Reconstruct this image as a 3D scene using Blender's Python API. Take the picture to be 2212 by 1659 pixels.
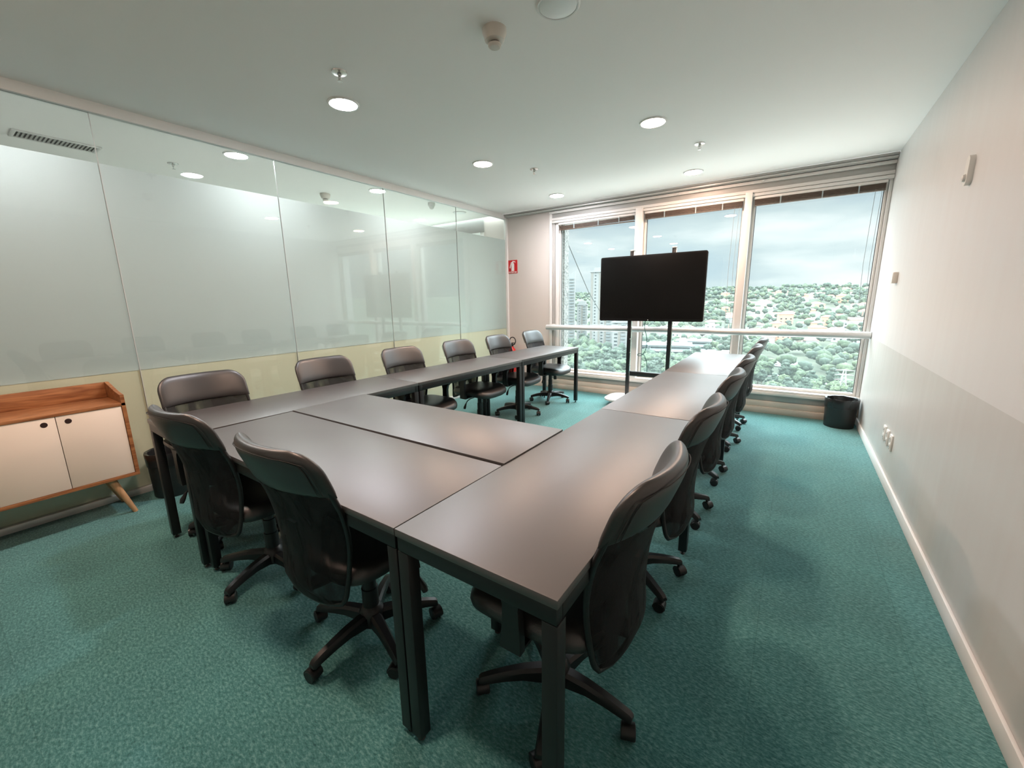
import bpy, bmesh, math, random
from mathutils import Vector, Matrix, noise

# ------------------------------------------------------------------ clear
for o in list(bpy.data.objects):
    bpy.data.objects.remove(o)
SC = bpy.context.scene
COL = SC.collection
PI = math.pi
def R(d): return math.radians(d)
random.seed(7)

# room numbers (metres); camera stands at x=0, y=0; +y is towards the windows
XR, YB, XL, ZC, ZT = 0.672, 5.673, -3.961, 2.706, 0.755
YBACK = -2.6
EYE = 1.3875

# ------------------------------------------------------------------ camera
cam_d = bpy.data.cameras.new('camera')
cam = bpy.data.objects.new('camera', cam_d)
COL.objects.link(cam)
F_PX = 883.02
cam_d.sensor_fit = 'HORIZONTAL'
cam_d.sensor_width = 36.0
cam_d.lens = F_PX / 2212.0 * 36.0
cam_d.clip_start = 0.03
cam_d.clip_end = 6000
_r = Vector((0.82609551, 0.56328028, -0.0167791))
_u = Vector((-0.09981208, 0.17555683, 0.97939642))
_f = Vector((-0.55462038, 0.80740023, -0.20124889))
M = Matrix((( _r.x, _u.x, -_f.x, 0.0),
            ( _r.y, _u.y, -_f.y, 0.0),
            ( _r.z, _u.z, -_f.z, EYE),
            (0, 0, 0, 1)))
cam.matrix_world = M
SC.camera = cam

# ------------------------------------------------------------------ colour management, sampling
SC.view_settings.view_transform = 'Standard'
try: SC.view_settings.look = 'None'
except Exception: pass
SC.view_settings.gamma = 1.0
SC.view_settings.use_curve_mapping = False
SC.view_settings.exposure = 0.86
cy = SC.cycles
cy.use_denoising = True
cy.max_bounces = 9
cy.diffuse_bounces = 5
cy.glossy_bounces = 4
cy.transmission_bounces = 6
cy.transparent_max_bounces = 14
cy.sample_clamp_indirect = 6.0
cy.caustics_reflective = False
cy.caustics_refractive = False

# ------------------------------------------------------------------ world: overcast sky
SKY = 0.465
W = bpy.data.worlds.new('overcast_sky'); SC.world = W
W.use_nodes = True
nt = W.node_tree; nt.nodes.clear()
def N(t, x=0, y=0, tree=None):
    n = (tree or nt).nodes.new(t); n.location = (x, y); return n
tc = N('ShaderNodeTexCoord'); sep = N('ShaderNodeSeparateXYZ')
nt.links.new(tc.outputs['Generated'], sep.inputs[0])
mp = N('ShaderNodeMapping'); mp.inputs['Scale'].default_value = (1.0, 1.0, 4.2)
mp.inputs['Location'].default_value = (0.3, 1.7, 0.35)
nt.links.new(tc.outputs['Generated'], mp.inputs[0])
no = N('ShaderNodeTexNoise'); no.inputs['Scale'].default_value = 3.1
no.inputs['Detail'].default_value = 6; no.inputs['Roughness'].default_value = 0.5
nt.links.new(mp.outputs[0], no.inputs['Vector'])
cr = N('ShaderNodeValToRGB')
cr.color_ramp.elements[0].position = 0.36; cr.color_ramp.elements[0].color = (0.66, 0.80, 0.90, 1)
cr.color_ramp.elements[1].position = 0.66; cr.color_ramp.elements[1].color = (1.25, 1.27, 1.28, 1)
e = cr.color_ramp.elements.new(0.50); e.color = (0.82, 0.93, 0.98, 1)
nt.links.new(no.outputs['Fac'], cr.inputs[0])
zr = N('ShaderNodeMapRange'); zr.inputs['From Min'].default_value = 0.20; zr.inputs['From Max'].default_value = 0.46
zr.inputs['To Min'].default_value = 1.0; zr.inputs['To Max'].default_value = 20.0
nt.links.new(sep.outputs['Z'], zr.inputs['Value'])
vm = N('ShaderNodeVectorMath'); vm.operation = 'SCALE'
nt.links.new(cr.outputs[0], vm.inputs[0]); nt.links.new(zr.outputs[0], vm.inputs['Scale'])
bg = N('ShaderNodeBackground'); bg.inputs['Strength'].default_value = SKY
out = N('ShaderNodeOutputWorld')
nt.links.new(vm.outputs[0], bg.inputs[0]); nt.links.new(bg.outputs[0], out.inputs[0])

LAMP_WHITE = ((0.97, 0.95, 1.0), 220.0)
LAMP_WARM = ((1.0, 0.68, 0.52), 240.0)

# ================================================================== materials
MATS = {}
def mat(name, col, rough=0.6, metal=0.0, spec=0.5, var=0.0, vscale=8.0, bump=0.0, bscale=200.0,
        coat=0.0, sheen=0.0, stretch=None, col2=None, emis=None):
    if name in MATS: return MATS[name]
    m = bpy.data.materials.new(name); m.use_nodes = True
    t = m.node_tree; b = t.nodes['Principled BSDF']
    b.inputs['Base Color'].default_value = (*col, 1)
    b.inputs['Roughness'].default_value = rough
    b.inputs['Metallic'].default_value = metal
    b.inputs['Specular IOR Level'].default_value = spec
    b.inputs['Coat Weight'].default_value = coat
    b.inputs['Coat Roughness'].default_value = 0.42
    b.inputs['Sheen Weight'].default_value = sheen
    if emis:
        b.inputs['Emission Color'].default_value = (*emis[0], 1)
        b.inputs['Emission Strength'].default_value = emis[1]
    if var or bump or col2:
        co = N('ShaderNodeTexCoord', tree=t)
        mpn = N('ShaderNodeMapping', tree=t)
        if stretch: mpn.inputs['Scale'].default_value = stretch
        t.links.new(co.outputs['Object'], mpn.inputs[0])
    if var or col2:
        n = N('ShaderNodeTexNoise', tree=t); n.inputs['Scale'].default_value = vscale
        n.inputs['Detail'].default_value = 4
        t.links.new(mpn.outputs[0], n.inputs['Vector'])
        r = N('ShaderNodeValToRGB', tree=t)
        c2 = col2 or tuple(min(1, c * (1 + var)) for c in col)
        c1 = col if col2 else tuple(c * (1 - var) for c in col)
        r.color_ramp.elements[0].position = 0.35; r.color_ramp.elements[0].color = (*c1, 1)
        r.color_ramp.elements[1].position = 0.65; r.color_ramp.elements[1].color = (*c2, 1)
        t.links.new(n.outputs['Fac'], r.inputs[0]); t.links.new(r.outputs[0], b.inputs['Base Color'])
    if bump:
        n2 = N('ShaderNodeTexNoise', tree=t); n2.inputs['Scale'].default_value = bscale
        n2.inputs['Detail'].default_value = 2
        t.links.new(mpn.outputs[0], n2.inputs['Vector'])
        bp = N('ShaderNodeBump', tree=t); bp.inputs['Strength'].default_value = bump
        bp.inputs['Distance'].default_value = 0.002
        t.links.new(n2.outputs['Fac'], bp.inputs['Height']); t.links.new(bp.outputs[0], b.inputs['Normal'])
    MATS[name] = m
    return m

def glass_mat(name, tint, haze=0.0, ior=1.5, hazecol=(0.8, 0.95, 0.92)):
    m = bpy.data.materials.new(name); m.use_nodes = True
    t = m.node_tree; t.nodes.clear()
    o = N('ShaderNodeOutputMaterial', tree=t); tr = N('ShaderNodeBsdfTransparent', tree=t)
    tr.inputs[0].default_value = (*tint, 1)
    gl = N('ShaderNodeBsdfGlossy', tree=t); gl.inputs['Roughness'].default_value = 0.004
    lw = N('ShaderNodeLayerWeight', tree=t); lw.inputs[0].default_value = 0.5
    pw_ = N('ShaderNodeMath', tree=t); pw_.operation = 'POWER'; pw_.inputs[1].default_value = 5.0
    fr = N('ShaderNodeMath', tree=t); fr.operation = 'MULTIPLY_ADD'; fr.inputs[1].default_value = 0.95; fr.inputs[2].default_value = 0.045
    t.links.new(lw.outputs['Facing'], pw_.inputs[0]); t.links.new(pw_.outputs[0], fr.inputs[0])
    mx = N('ShaderNodeMixShader', tree=t)
    t.links.new(fr.outputs[0], mx.inputs[0]); t.links.new(tr.outputs[0], mx.inputs[1]); t.links.new(gl.outputs[0], mx.inputs[2])
    last = mx
    if haze:  # translucent veil on the glass imitates haze over the view outside
        tl = N('ShaderNodeBsdfTranslucent', tree=t); tl.inputs[0].default_value = (*hazecol, 1)
        df = N('ShaderNodeMixShader', tree=t); df.inputs[0].default_value = haze
        t.links.new(mx.outputs[0], df.inputs[1]); t.links.new(tl.outputs[0], df.inputs[2]); last = df
    t.links.new(last.outputs[0], o.inputs[0])
    MATS[name] = m
    return m

def frosted_mat(name):
    m = bpy.data.materials.new(name); m.use_nodes = True
    t = m.node_tree; t.nodes.clear()
    o = N('ShaderNodeOutputMaterial', tree=t)
    tl = N('ShaderNodeBsdfTranslucent', tree=t); tl.inputs[0].default_value = (0.90, 0.92, 0.92, 1)
    df = N('ShaderNodeBsdfDiffuse', tree=t); df.inputs[0].default_value = (0.66, 0.63, 0.62, 1)
    rf = N('ShaderNodeBsdfRefraction', tree=t); rf.inputs['Roughness'].default_value = 0.55
    rf.inputs['IOR'].default_value = 1.02; rf.inputs[0].default_value = (0.85, 0.88, 0.87, 1)
    m1 = N('ShaderNodeMixShader', tree=t); m1.inputs[0].default_value = 0.55
    m2 = N('ShaderNodeMixShader', tree=t); m2.inputs[0].default_value = 0.25
    t.links.new(df.outputs[0], m1.inputs[1]); t.links.new(tl.outputs[0], m1.inputs[2])
    t.links.new(m1.outputs[0], m2.inputs[1]); t.links.new(rf.outputs[0], m2.inputs[2])
    t.links.new(m2.outputs[0], o.inputs[0])
    MATS[name] = m
    return m

def mesh_fabric_mat(name):
    """open woven mesh: dark yarns with small holes that let light through"""
    m = bpy.data.materials.new(name); m.use_nodes = True
    t = m.node_tree; b = t.nodes['Principled BSDF']; o = t.nodes['Material Output']
    b.inputs['Base Color'].default_value = (0.008, 0.008, 0.009, 1); b.inputs['Roughness'].default_value = 0.7
    b.inputs['Specular IOR Level'].default_value = 0.3
    co = N('ShaderNodeTexCoord', tree=t)
    w1 = N('ShaderNodeTexWave', tree=t); w1.bands_direction = 'Z'; w1.inputs['Scale'].default_value = 110
    w2 = N('ShaderNodeTexWave', tree=t); w2.bands_direction = 'X'; w2.inputs['Scale'].default_value = 110
    for w in (w1, w2): t.links.new(co.outputs['Object'], w.inputs['Vector'])
    mu = N('ShaderNodeMath', tree=t); mu.operation = 'MULTIPLY'
    t.links.new(w1.outputs['Fac'], mu.inputs[0]); t.links.new(w2.outputs['Fac'], mu.inputs[1])
    # stretched-cloth creases where the weave opens up
    nz = N('ShaderNodeTexNoise', tree=t); nz.inputs['Scale'].default_value = 7; nz.inputs['Distortion'].default_value = 1.6
    mpn = N('ShaderNodeMapping', tree=t); mpn.inputs['Scale'].default_value = (1.6, 1.0, 0.55); mpn.inputs['Rotation'].default_value = (0, 0.5, 0)
    t.links.new(co.outputs['Object'], mpn.inputs[0]); t.links.new(mpn.outputs[0], nz.inputs['Vector'])
    mr = N('ShaderNodeMapRange', tree=t); mr.inputs['From Min'].default_value = 0.42; mr.inputs['From Max'].default_value = 0.66
    mr.inputs['To Min'].default_value = 0.10; mr.inputs['To Max'].default_value = 0.72
    t.links.new(nz.outputs['Fac'], mr.inputs['Value'])
    ad = N('ShaderNodeMath', tree=t); ad.operation = 'MULTIPLY_ADD'; ad.inputs[1].default_value = 0.35
    t.links.new(mu.outputs[0], ad.inputs[0]); t.links.new(mr.outputs[0], ad.inputs[2])
    tr = N('ShaderNodeBsdfTransparent', tree=t)
    mx = N('ShaderNodeMixShader', tree=t)
    t.links.new(ad.outputs[0], mx.inputs[0]); t.links.new(b.outputs[0], mx.inputs[1]); t.links.new(tr.outputs[0], mx.inputs[2])
    t.links.new(mx.outputs[0], o.inputs[0])
    MATS[name] = m
    return m

def carpet_mat():
    m = bpy.data.materials.new('teal_loop_carpet'); m.use_nodes = True
    t = m.node_tree; b = t.nodes['Principled BSDF']
    b.inputs['Roughness'].default_value = 0.95; b.inputs['Specular IOR Level'].default_value = 0.1
    b.inputs['Sheen Weight'].default_value = 0.3; b.inputs['Sheen Roughness'].default_value = 0.45
    co = N('ShaderNodeTexCoord', tree=t)
    n1 = N('ShaderNodeTexNoise', tree=t); n1.inputs['Scale'].default_value = 105; n1.inputs['Detail'].default_value = 4; n1.inputs['Roughness'].default_value = 0.75
    n2 = N('ShaderNodeTexNoise', tree=t); n2.inputs['Scale'].default_value = 2.2; n2.inputs['Detail'].default_value = 4
    mp1 = N('ShaderNodeMapping', tree=t); mp1.inputs['Rotation'].default_value = (0, 0, 0.5); mp1.inputs['Scale'].default_value = (0.55, 1.2, 1)
    t.links.new(co.outputs['Object'], mp1.inputs[0]); t.links.new(mp1.outputs[0], n1.inputs['Vector']); t.links.new(co.outputs['Object'], n2.inputs['Vector'])
    r1 = N('ShaderNodeValToRGB', tree=t)
    r1.color_ramp.elements[0].position = 0.30; r1.color_ramp.elements[0].color = (0.016, 0.090, 0.092, 1)
    r1.color_ramp.elements[1].position = 0.72; r1.color_ramp.elements[1].color = (0.19, 0.385, 0.375, 1)
    e = r1.color_ramp.elements.new(0.5); e.color = (0.062, 0.207, 0.204, 1)
    t.links.new(n1.outputs['Fac'], r1.inputs[0])
    mr = N('ShaderNodeMapRange', tree=t); mr.inputs['From Min'].default_value = 0.3; mr.inputs['From Max'].default_value = 0.7
    mr.inputs['To Min'].default_value = 0.86; mr.inputs['To Max'].default_value = 1.12
    t.links.new(n2.outputs['Fac'], mr.inputs['Value'])
    # joints between the 50 cm carpet tiles
    br = N('ShaderNodeTexBrick', tree=t); br.offset = 0.0
    br.inputs['Scale'].default_value = 1.0; br.inputs['Brick Width'].default_value = 0.5; br.inputs['Row Height'].default_value = 0.5
    br.inputs['Mortar Size'].default_value = 0.0022; br.inputs['Mortar Smooth'].default_value = 0.6
    br.inputs['Color1'].default_value = (1, 1, 1, 1); br.inputs['Color2'].default_value = (0.95, 0.95, 0.95, 1); br.inputs['Mortar'].default_value = (0.72, 0.78, 0.78, 1)
    t.links.new(co.outputs['Object'], br.inputs['Vector'])
    s = N('ShaderNodeVectorMath', tree=t); s.operation = 'SCALE'
    t.links.new(r1.outputs[0], s.inputs[0]); t.links.new(mr.outputs[0], s.inputs['Scale'])
    s2 = N('ShaderNodeVectorMath', tree=t); s2.operation = 'MULTIPLY'
    t.links.new(s.outputs[0], s2.inputs[0]); t.links.new(br.outputs['Color'], s2.inputs[1])
    t.links.new(s2.outputs[0], b.inputs['Base Color'])
    bp = N('ShaderNodeBump', tree=t); bp.inputs['Strength'].default_value = 0.6; bp.inputs['Distance'].default_value = 0.004
    t.links.new(n1.outputs['Fac'], bp.inputs['Height']); t.links.new(bp.outputs[0], b.inputs['Normal'])
    return m

def wood_mat(name, c1, c2, axis='Y', rough=0.45):
    m = bpy.data.materials.new(name); m.use_nodes = True
    t = m.node_tree; b = t.nodes['Principled BSDF']; b.inputs['Roughness'].default_value = rough
    co = N('ShaderNodeTexCoord', tree=t); mpn = N('ShaderNodeMapping', tree=t)
    mpn.inputs['Scale'].default_value = {'Y': (14, 1.2, 14), 'Z': (14, 14, 1.2), 'X': (1.2, 14, 14)}[axis]
    n = N('ShaderNodeTexNoise', tree=t); n.inputs['Scale'].default_value = 3.5; n.inputs['Detail'].default_value = 6; n.inputs['Distortion'].default_value = 0.8
    r = N('ShaderNodeValToRGB', tree=t)
    r.color_ramp.elements[0].position = 0.34; r.color_ramp.elements[0].color = (*c1, 1)
    r.color_ramp.elements[1].position = 0.62; r.color_ramp.elements[1].color = (*c2, 1)
    t.links.new(co.outputs['Object'], mpn.inputs[0]); t.links.new(mpn.outputs[0], n.inputs['Vector'])
    t.links.new(n.outputs['Fac'], r.inputs[0]); t.links.new(r.outputs[0], b.inputs['Base Color'])
    MATS[name] = m
    return m

def two_tone_wall(name, low, high, zsplit, rough=0.5):
    """two coats of paint meeting at a level line"""
    m = bpy.data.materials.new(name); m.use_nodes = True
    t = m.node_tree; b = t.nodes['Principled BSDF']; b.inputs['Roughness'].default_value = rough
    co = N('ShaderNodeTexCoord', tree=t); sx = N('ShaderNodeSeparateXYZ', tree=t)
    t.links.new(co.outputs['Object'], sx.inputs[0])
    g = N('ShaderNodeMath', tree=t); g.operation = 'GREATER_THAN'; g.inputs[1].default_value = zsplit
    t.links.new(sx.outputs['Z'], g.inputs[0])
    mx = N('ShaderNodeMix', tree=t); mx.data_type = 'RGBA'
    mx.inputs[6].default_value = (*low, 1); mx.inputs[7].default_value = (*high, 1)
    t.links.new(g.outputs[0], mx.inputs[0]); t.links.new(mx.outputs[2], b.inputs['Base Color'])
    n = N('ShaderNodeTexNoise', tree=t); n.inputs['Scale'].default_value = 4
    mpn = N('ShaderNodeMapping', tree=t); mpn.inputs['Scale'].default_value = (1, 3.5, 0.4)
    t.links.new(co.outputs['Object'], mpn.inputs[0]); t.links.new(mpn.outputs[0], n.inputs['Vector'])
    mr = N('ShaderNodeMapRange', tree=t); mr.inputs['To Min'].default_value = rough - 0.12; mr.inputs['To Max'].default_value = rough + 0.12
    t.links.new(n.outputs['Fac'], mr.inputs['Value']); t.links.new(mr.outputs[0], b.inputs['Roughness'])
    return m

M_CEIL = mat('white_ceiling_paint', (0.93, 0.905, 0.88), 0.85)
M_RWALL = two_tone_wall('two_tone_wall_paint', (0.565, 0.56, 0.54), (0.68, 0.675, 0.67), 0.952, 0.42)
M_BWALL = mat('warm_white_wall_paint', (0.62, 0.56, 0.52), 0.6)
M_WHITEP = mat('white_paint', (0.78, 0.77, 0.75), 0.5)
M_CREAM = mat('cream_laminate', (0.88, 0.79, 0.64), 0.35)
M_CARPET = carpet_mat()
M_ALU = mat('anodised_aluminium', (0.70, 0.69, 0.67), 0.38, 0.35)
M_ALUW = mat('white_aluminium', (0.74, 0.71, 0.68), 0.45)
M_ALUG = mat('grey_aluminium', (0.40, 0.39, 0.37), 0.5, 0.2)
M_GROOVE = mat('dark_groove', (0.09, 0.085, 0.08), 0.7)
M_RAIL = mat('silver_rail_paint', (0.62, 0.63, 0.63), 0.34, 0.4)
M_BEIGE = mat('beige_sill_panel', (0.66, 0.56, 0.48), 0.5)
M_BLIND = mat('brown_blind_slats', (0.11, 0.075, 0.055), 0.6, var=0.35, vscale=30, stretch=(1, 1, 14))
M_CORD = mat('grey_cord', (0.30, 0.36, 0.38), 0.7)
M_GLASS = glass_mat('green_partition_glass', (0.905, 0.95, 0.928))
M_WIN = glass_mat('window_glass', (0.93, 0.965, 0.96), haze=0.022)
M_FROST = frosted_mat('frosted_film')
M_TOP = mat('black_satin_laminate', (0.050, 0.046, 0.045), 0.48, spec=1.0, bump=0.05, bscale=900, coat=0.35)
M_STEEL = mat('black_powder_steel', (0.006, 0.006, 0.0065), 0.42, bump=0.05, bscale=600)
M_LEATHER = mat('black_leatherette', (0.020, 0.018, 0.0175), 0.40, spec=0.8, bump=0.12, bscale=420)
M_BACKF = mat('dark_backing_fabric', (0.022, 0.021, 0.022), 0.8, sheen=0.2, bump=0.2, bscale=500)
M_MESH = mesh_fabric_mat('black_mesh_fabric')
M_PLAST = mat('black_nylon_plastic', (0.008, 0.0085, 0.009), 0.38, bump=0.03, bscale=500)
M_STITCH = mat('stitching_thread', (0.012, 0.012, 0.012), 0.7)
M_CHROME = mat('brushed_chrome', (0.62, 0.62, 0.60), 0.25, 0.9)
M_SCREEN = mat('black_screen_glass', (0.003, 0.003, 0.003), 0.22, spec=0.22)
M_BEZEL = mat('black_gloss_bezel', (0.005, 0.005, 0.0055), 0.25, spec=0.35)
M_WOOD = wood_mat('walnut_veneer', (0.20, 0.070, 0.024), (0.40, 0.175, 0.068))
M_LEGWOOD = wood_mat('turned_oak', (0.40, 0.22, 0.11), (0.52, 0.31, 0.16), 'Z')
M_DOOR = mat('cream_cabinet_door', (0.80, 0.70, 0.60), 0.55)
M_HOLE = mat('dark_brown_recess', (0.025, 0.008, 0.006), 0.6)
M_RED = mat('red_enamel', (0.62, 0.025, 0.02), 0.3)
M_SIGN = mat('red_sign_vinyl', (0.50, 0.012, 0.014), 0.35)
M_SIGNW = mat('white_sign_print', (0.80, 0.78, 0.74), 0.5)
M_PLASTW = mat('white_plastic', (0.76, 0.75, 0.72), 0.4)
M_SMOKE = mat('ivory_plastic', (0.60, 0.56, 0.50), 0.5)
M_BAG = mat('black_bin_bag', (0.014, 0.015, 0.016), 0.25, bump=0.5, bscale=35)
M_BINB = mat('black_plastic_bin', (0.016, 0.018, 0.018), 0.45)
M_TEALCABLE = mat('dark_green_cable', (0.02, 0.10, 0.09), 0.5)
M_SHELF = mat('pale_grey_plate', (0.62, 0.62, 0.60), 0.35)
M_DIM = mat('unlit_opal_diffuser', (0.80, 0.82, 0.80), 0.4)
M_LW = mat('lit_white_diffuser', (0.9, 0.9, 0.9), 0.4, emis=LAMP_WHITE)
M_LO = mat('lit_warm_diffuser', (0.9, 0.8, 0.7), 0.4, emis=LAMP_WARM)
M_GRANITE = mat('speckled_granite', (0.07, 0.07, 0.066), 0.7, col2=(0.30, 0.29, 0.27), vscale=38)

# ================================================================== mesh helpers
class MB:
    def __init__(s): s.bm = bmesh.new()
    def add(s, vs, fs, mtx=None):
        vv = [s.bm.verts.new(mtx @ Vector(v) if mtx else Vector(v)) for v in vs]
        for f in fs:
            try: s.bm.faces.new([vv[i] for i in f])
            except ValueError: pass
        return s
    def box(s, x0, x1, y0, y1, z0, z1, bev=0.0, seg=2, mtx=None):
        vs = [(x, y, z) for x in (x0, x1) for y in (y0, y1) for z in (z0, z1)]
        fs = [(0, 1, 3, 2), (4, 6, 7, 5), (0, 4, 5, 1), (2, 3, 7, 6), (0, 2, 6, 4), (1, 5, 7, 3)]
        if not bev: return s.add(vs, fs, mtx)
        b = bmesh.new(); vv = [b.verts.new(v) for v in vs]
        for f in fs: b.faces.new([vv[i] for i in f])
        bmesh.ops.bevel(b, geom=b.edges[:] , offset=bev, segments=seg, profile=0.5, affect='EDGES')
        b.verts.index_update()
        r = s.add([v.co.copy() for v in b.verts], [[v.index for v in f.verts] for f in b.faces], mtx)
        b.free(); return r
    def loft(s, rings, cap=True, closed=True, mtx=None):
        n = len(rings[0]); vs = [p for r in rings for p in r]; fs = []
        for i in range(len(rings) - 1):
            for j in range(n if closed else n - 1):
                k = (j + 1) % n
                fs.append((i*n+j, i*n+k, (i+1)*n+k, (i+1)*n+j))
        if cap:
            fs.append(tuple(range(n))[::-1]); fs.append(tuple((len(rings)-1)*n + j for j in range(n)))
        return s.add(vs, fs, mtx)
    def lathe(s, prof, c=(0, 0, 0), seg=24, mtx=None, cap=True):
        rings = [[(c[0]+r*math.cos(2*PI*j/seg), c[1]+r*math.sin(2*PI*j/seg), c[2]+z) for j in range(seg)] for r, z in prof]
        return s.loft(rings, cap, True, mtx)
    def tube(s, pts, rad, seg=8, closed=False, cap=True, mtx=None):
        pts = [Vector(p) for p in pts]; n = len(pts); rings = []
        rads = rad if isinstance(rad, (list, tuple)) else [rad]*n
        ref = None
        for i, p in enumerate(pts):
            if closed: d = pts[(i+1) % n] - pts[(i-1) % n]
            else: d = (pts[min(i+1, n-1)] - pts[max(i-1, 0)])
            d.normalize()
            if ref is None: ref = Vector((0, 0, 1)) if abs(d.z) < 0.9 else Vector((1, 0, 0))
            a = ref - d*ref.dot(d)
            if a.length < 1e-5: a = d.orthogonal()
            a.normalize(); b = d.cross(a); ref = a
            rings.append([p + (a*math.cos(2*PI*j/seg) + b*math.sin(2*PI*j/seg))*rads[i] for j in range(seg)])
        if closed: rings.append(rings[0]); cap = False
        return s.loft(rings, cap, True, mtx)
    def prism(s, poly, z0, z1, mtx=None):
        n = len(poly)
        vs = [(x, y, z0) for x, y in poly] + [(x, y, z1) for x, y in poly]
        fs = [tuple(range(n))[::-1], tuple(range(n, 2*n))] + [(i, (i+1) % n, n+(i+1) % n, n+i) for i in range(n)]
        return s.add(vs, fs, mtx)
    def build(s, name, m, parent=None, smooth=35, loc=None):
        bmesh.ops.remove_doubles(s.bm, verts=s.bm.verts, dist=1e-6)
        bmesh.ops.recalc_face_normals(s.bm, faces=s.bm.faces)
        me = bpy.data.meshes.new(name); s.bm.to_mesh(me); s.bm.free()
        if smooth:
            me.polygons.foreach_set('use_smooth', [True]*len(me.polygons))
            try: me.set_sharp_from_angle(angle=R(smooth))
            except Exception: pass
        me.materials.append(m)
        o = bpy.data.objects.new(name, me); COL.objects.link(o)
        if parent: o.parent = parent
        if loc: o.location = loc
        return o

def empty(name, loc=(0, 0, 0), rz=0.0):
    o = bpy.data.objects.new(name, None); COL.objects.link(o)
    o.empty_display_size = 0.1; o.location = loc; o.rotation_euler = (0, 0, rz); return o
def tag(o, label, cat, group=None, kind=None):
    o['label'] = label; o['category'] = cat
    if group: o['group'] = group
    if kind: o['kind'] = kind
    return o
def struct(o):
    o['kind'] = 'structure'; return o
def copy_tree(o, parent=None):
    c = o.copy(); COL.objects.link(c)
    if parent: c.parent = parent
    for ch in [x for x in KIDS.get(o.name, [])]:
        copy_tree(ch, c)
    return c
KIDS = {}
def index_kids():
    KIDS.clear()
    for o in bpy.data.objects:
        if o.parent: KIDS.setdefault(o.parent.name, []).append(o)

# ================================================================== the room shell
MB().box(XL-0.06, XR+0.15, YBACK, YB+0.02, -0.12, 0.0).build('floor', M_CARPET, smooth=0)['kind'] = 'structure'
MB().box(-9.0, XL-0.061, YBACK, YB+0.02, -0.12, 0.0).build('floor_neighbour', mat('grey_carpet', (0.42, 0.42, 0.40), 0.9), smooth=0)['kind'] = 'structure'
MB().box(-9.0, XR+0.15, YBACK, YB-0.10, ZC, ZC+0.12).build('ceiling', M_CEIL, smooth=0)['kind'] = 'structure'
MB().box(XR, XR+0.15, YBACK, YB+0.30, 0.0, ZC+0.12).build('wall_right', M_RWALL, smooth=0)['kind'] = 'structure'
MB().box(-9.0, XR+0.15, YBACK-0.15, YBACK, 0.0, ZC+0.12).build('wall_back', M_WHITEP, smooth=0)['kind'] = 'structure'
MB().box(-9.15, -9.0, YBACK, YB+0.3, 0.0, ZC+0.12).build('wall_neighbour', M_WHITEP, smooth=0)['kind'] = 'structure'
# solid pier of the window wall left of the glazing (also closes the partition)
MB().box(-4.42, -3.16, YB, YB+0.30, 0.0, ZC+0.12).build('wall_front', M_BWALL, smooth=0)['kind'] = 'structure'

# baseboard on the right wall
o = MB().box(XR-0.014, XR, YBACK, YB-0.02, 0.0, 0.075, 0.003).build('baseboard_right', M_WHITEP); struct(o)
o = MB().box(-3.93, -3.16, YB-0.014, YB, 0.0, 0.085, 0.003).build('baseboard_front', M_BEIGE); struct(o)

# ---- glass partition on the left
wl = struct(empty('wall_left', (XL, 0, 0)))
seams = [-2.63, -1.445, -0.265, 0.911, 2.09, 3.275, 4.488, YB-0.03]
for a, b in zip(seams[:-1], seams[1:]):
    g = MB().box(-0.010, 0.0, a+0.0015, b-0.0015, 0.045, 2.640).build('glass_pane', M_GLASS, wl, smooth=0)
    MB().box(-0.0122, -0.0112, a+0.003, b-0.003 if b < 5.5 else b-0.004, 0.925, 2.335).build('frosted_film', M_FROST, g, smooth=0)
    MB().box(-0.060, -0.014, a+0.002, b-0.002, 0.045, 0.925).build('cream_panel', M_CREAM, g, smooth=0)
for s_ in seams[1:-1]:
    MB().box(-0.011, 0.0006, s_-0.0015, s_+0.0015, 0.045, 2.64).build('glass_joint', M_SHELF, wl, smooth=0)
MB().box(-0.03, 0.025, YBACK+0.01, YB-0.005, 2.640, ZC+0.005, 0.003).build('top_track', M_WHITEP, wl)
MB().box(-0.03, 0.025, YBACK+0.01, YB-0.005, 0.0, 0.045, 0.003).build('bottom_track', M_ALU, wl)
MB().box(-0.02, 0.035, YB-0.03, YB-0.001, 0.0, ZC-0.06, 0.002).build('end_post', M_ALUW, wl)
# far side lining that stands just beyond the film near the windows
# ---- window wall
YG = YB+0.085       # glass plane
wx = [(-3.03, -1.865), (-1.765, -0.605), (-0.525, 0.64)]
Z0, Z1 = 0.285, 2.505
for k, (a, b) in enumerate(wx):
    w = struct(empty('window_%d' % (k+1), ((a+b)/2, YG, Z0)))
    cx, hw, hh = (a+b)/2, (b-a)/2, Z1-Z0
    fr = MB()
    fr.box(-hw, -hw+0.028, -0.03, 0.03, 0, hh, 0.003); fr.box(hw-0.022, hw, -0.03, 0.03, 0, hh, 0.003)
    fr.box(-hw+0.0285, hw-0.0225, -0.03, 0.03, 0, 0.03, 0.003); fr.box(-hw+0.0285, hw-0.0225, -0.03, 0.03, hh-0.03, hh, 0.003)
    fr.build('window_frame', M_ALUW if k else M_ALUW, w)
    MB().box(-hw+0.025, hw-0.02, -0.004, 0.004, 0.025, hh-0.025).build('window_pane', M_WIN, w, smooth=0)
    gk = MB(); gk.box(-hw+0.028, -hw+0.034, -0.012, 0.012, 0.03, hh-0.03); gk.box(hw-0.028, hw-0.022, -0.012, 0.012, 0.03, hh-0.03)
    gk.build('gasket', M_GROOVE, w, smooth=0)
# mullions: stepped vertical profiles
for k, (a, b) in enumerate([(-1.865, -1.765), (-0.605, -0.525)]):
    w = struct(MB().box(a+0.004, b-0.004, YB-0.035, YG+0.05, 0.285, 2.54, 0.004).build('trim_%d' % (k+1), M_ALUW))
    MB().box(a+0.012, b-0.012, YG+0.05, YG+0.14, 0.285, 2.54, 0.004).build('mullion_fin', M_ALU, w)
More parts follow.
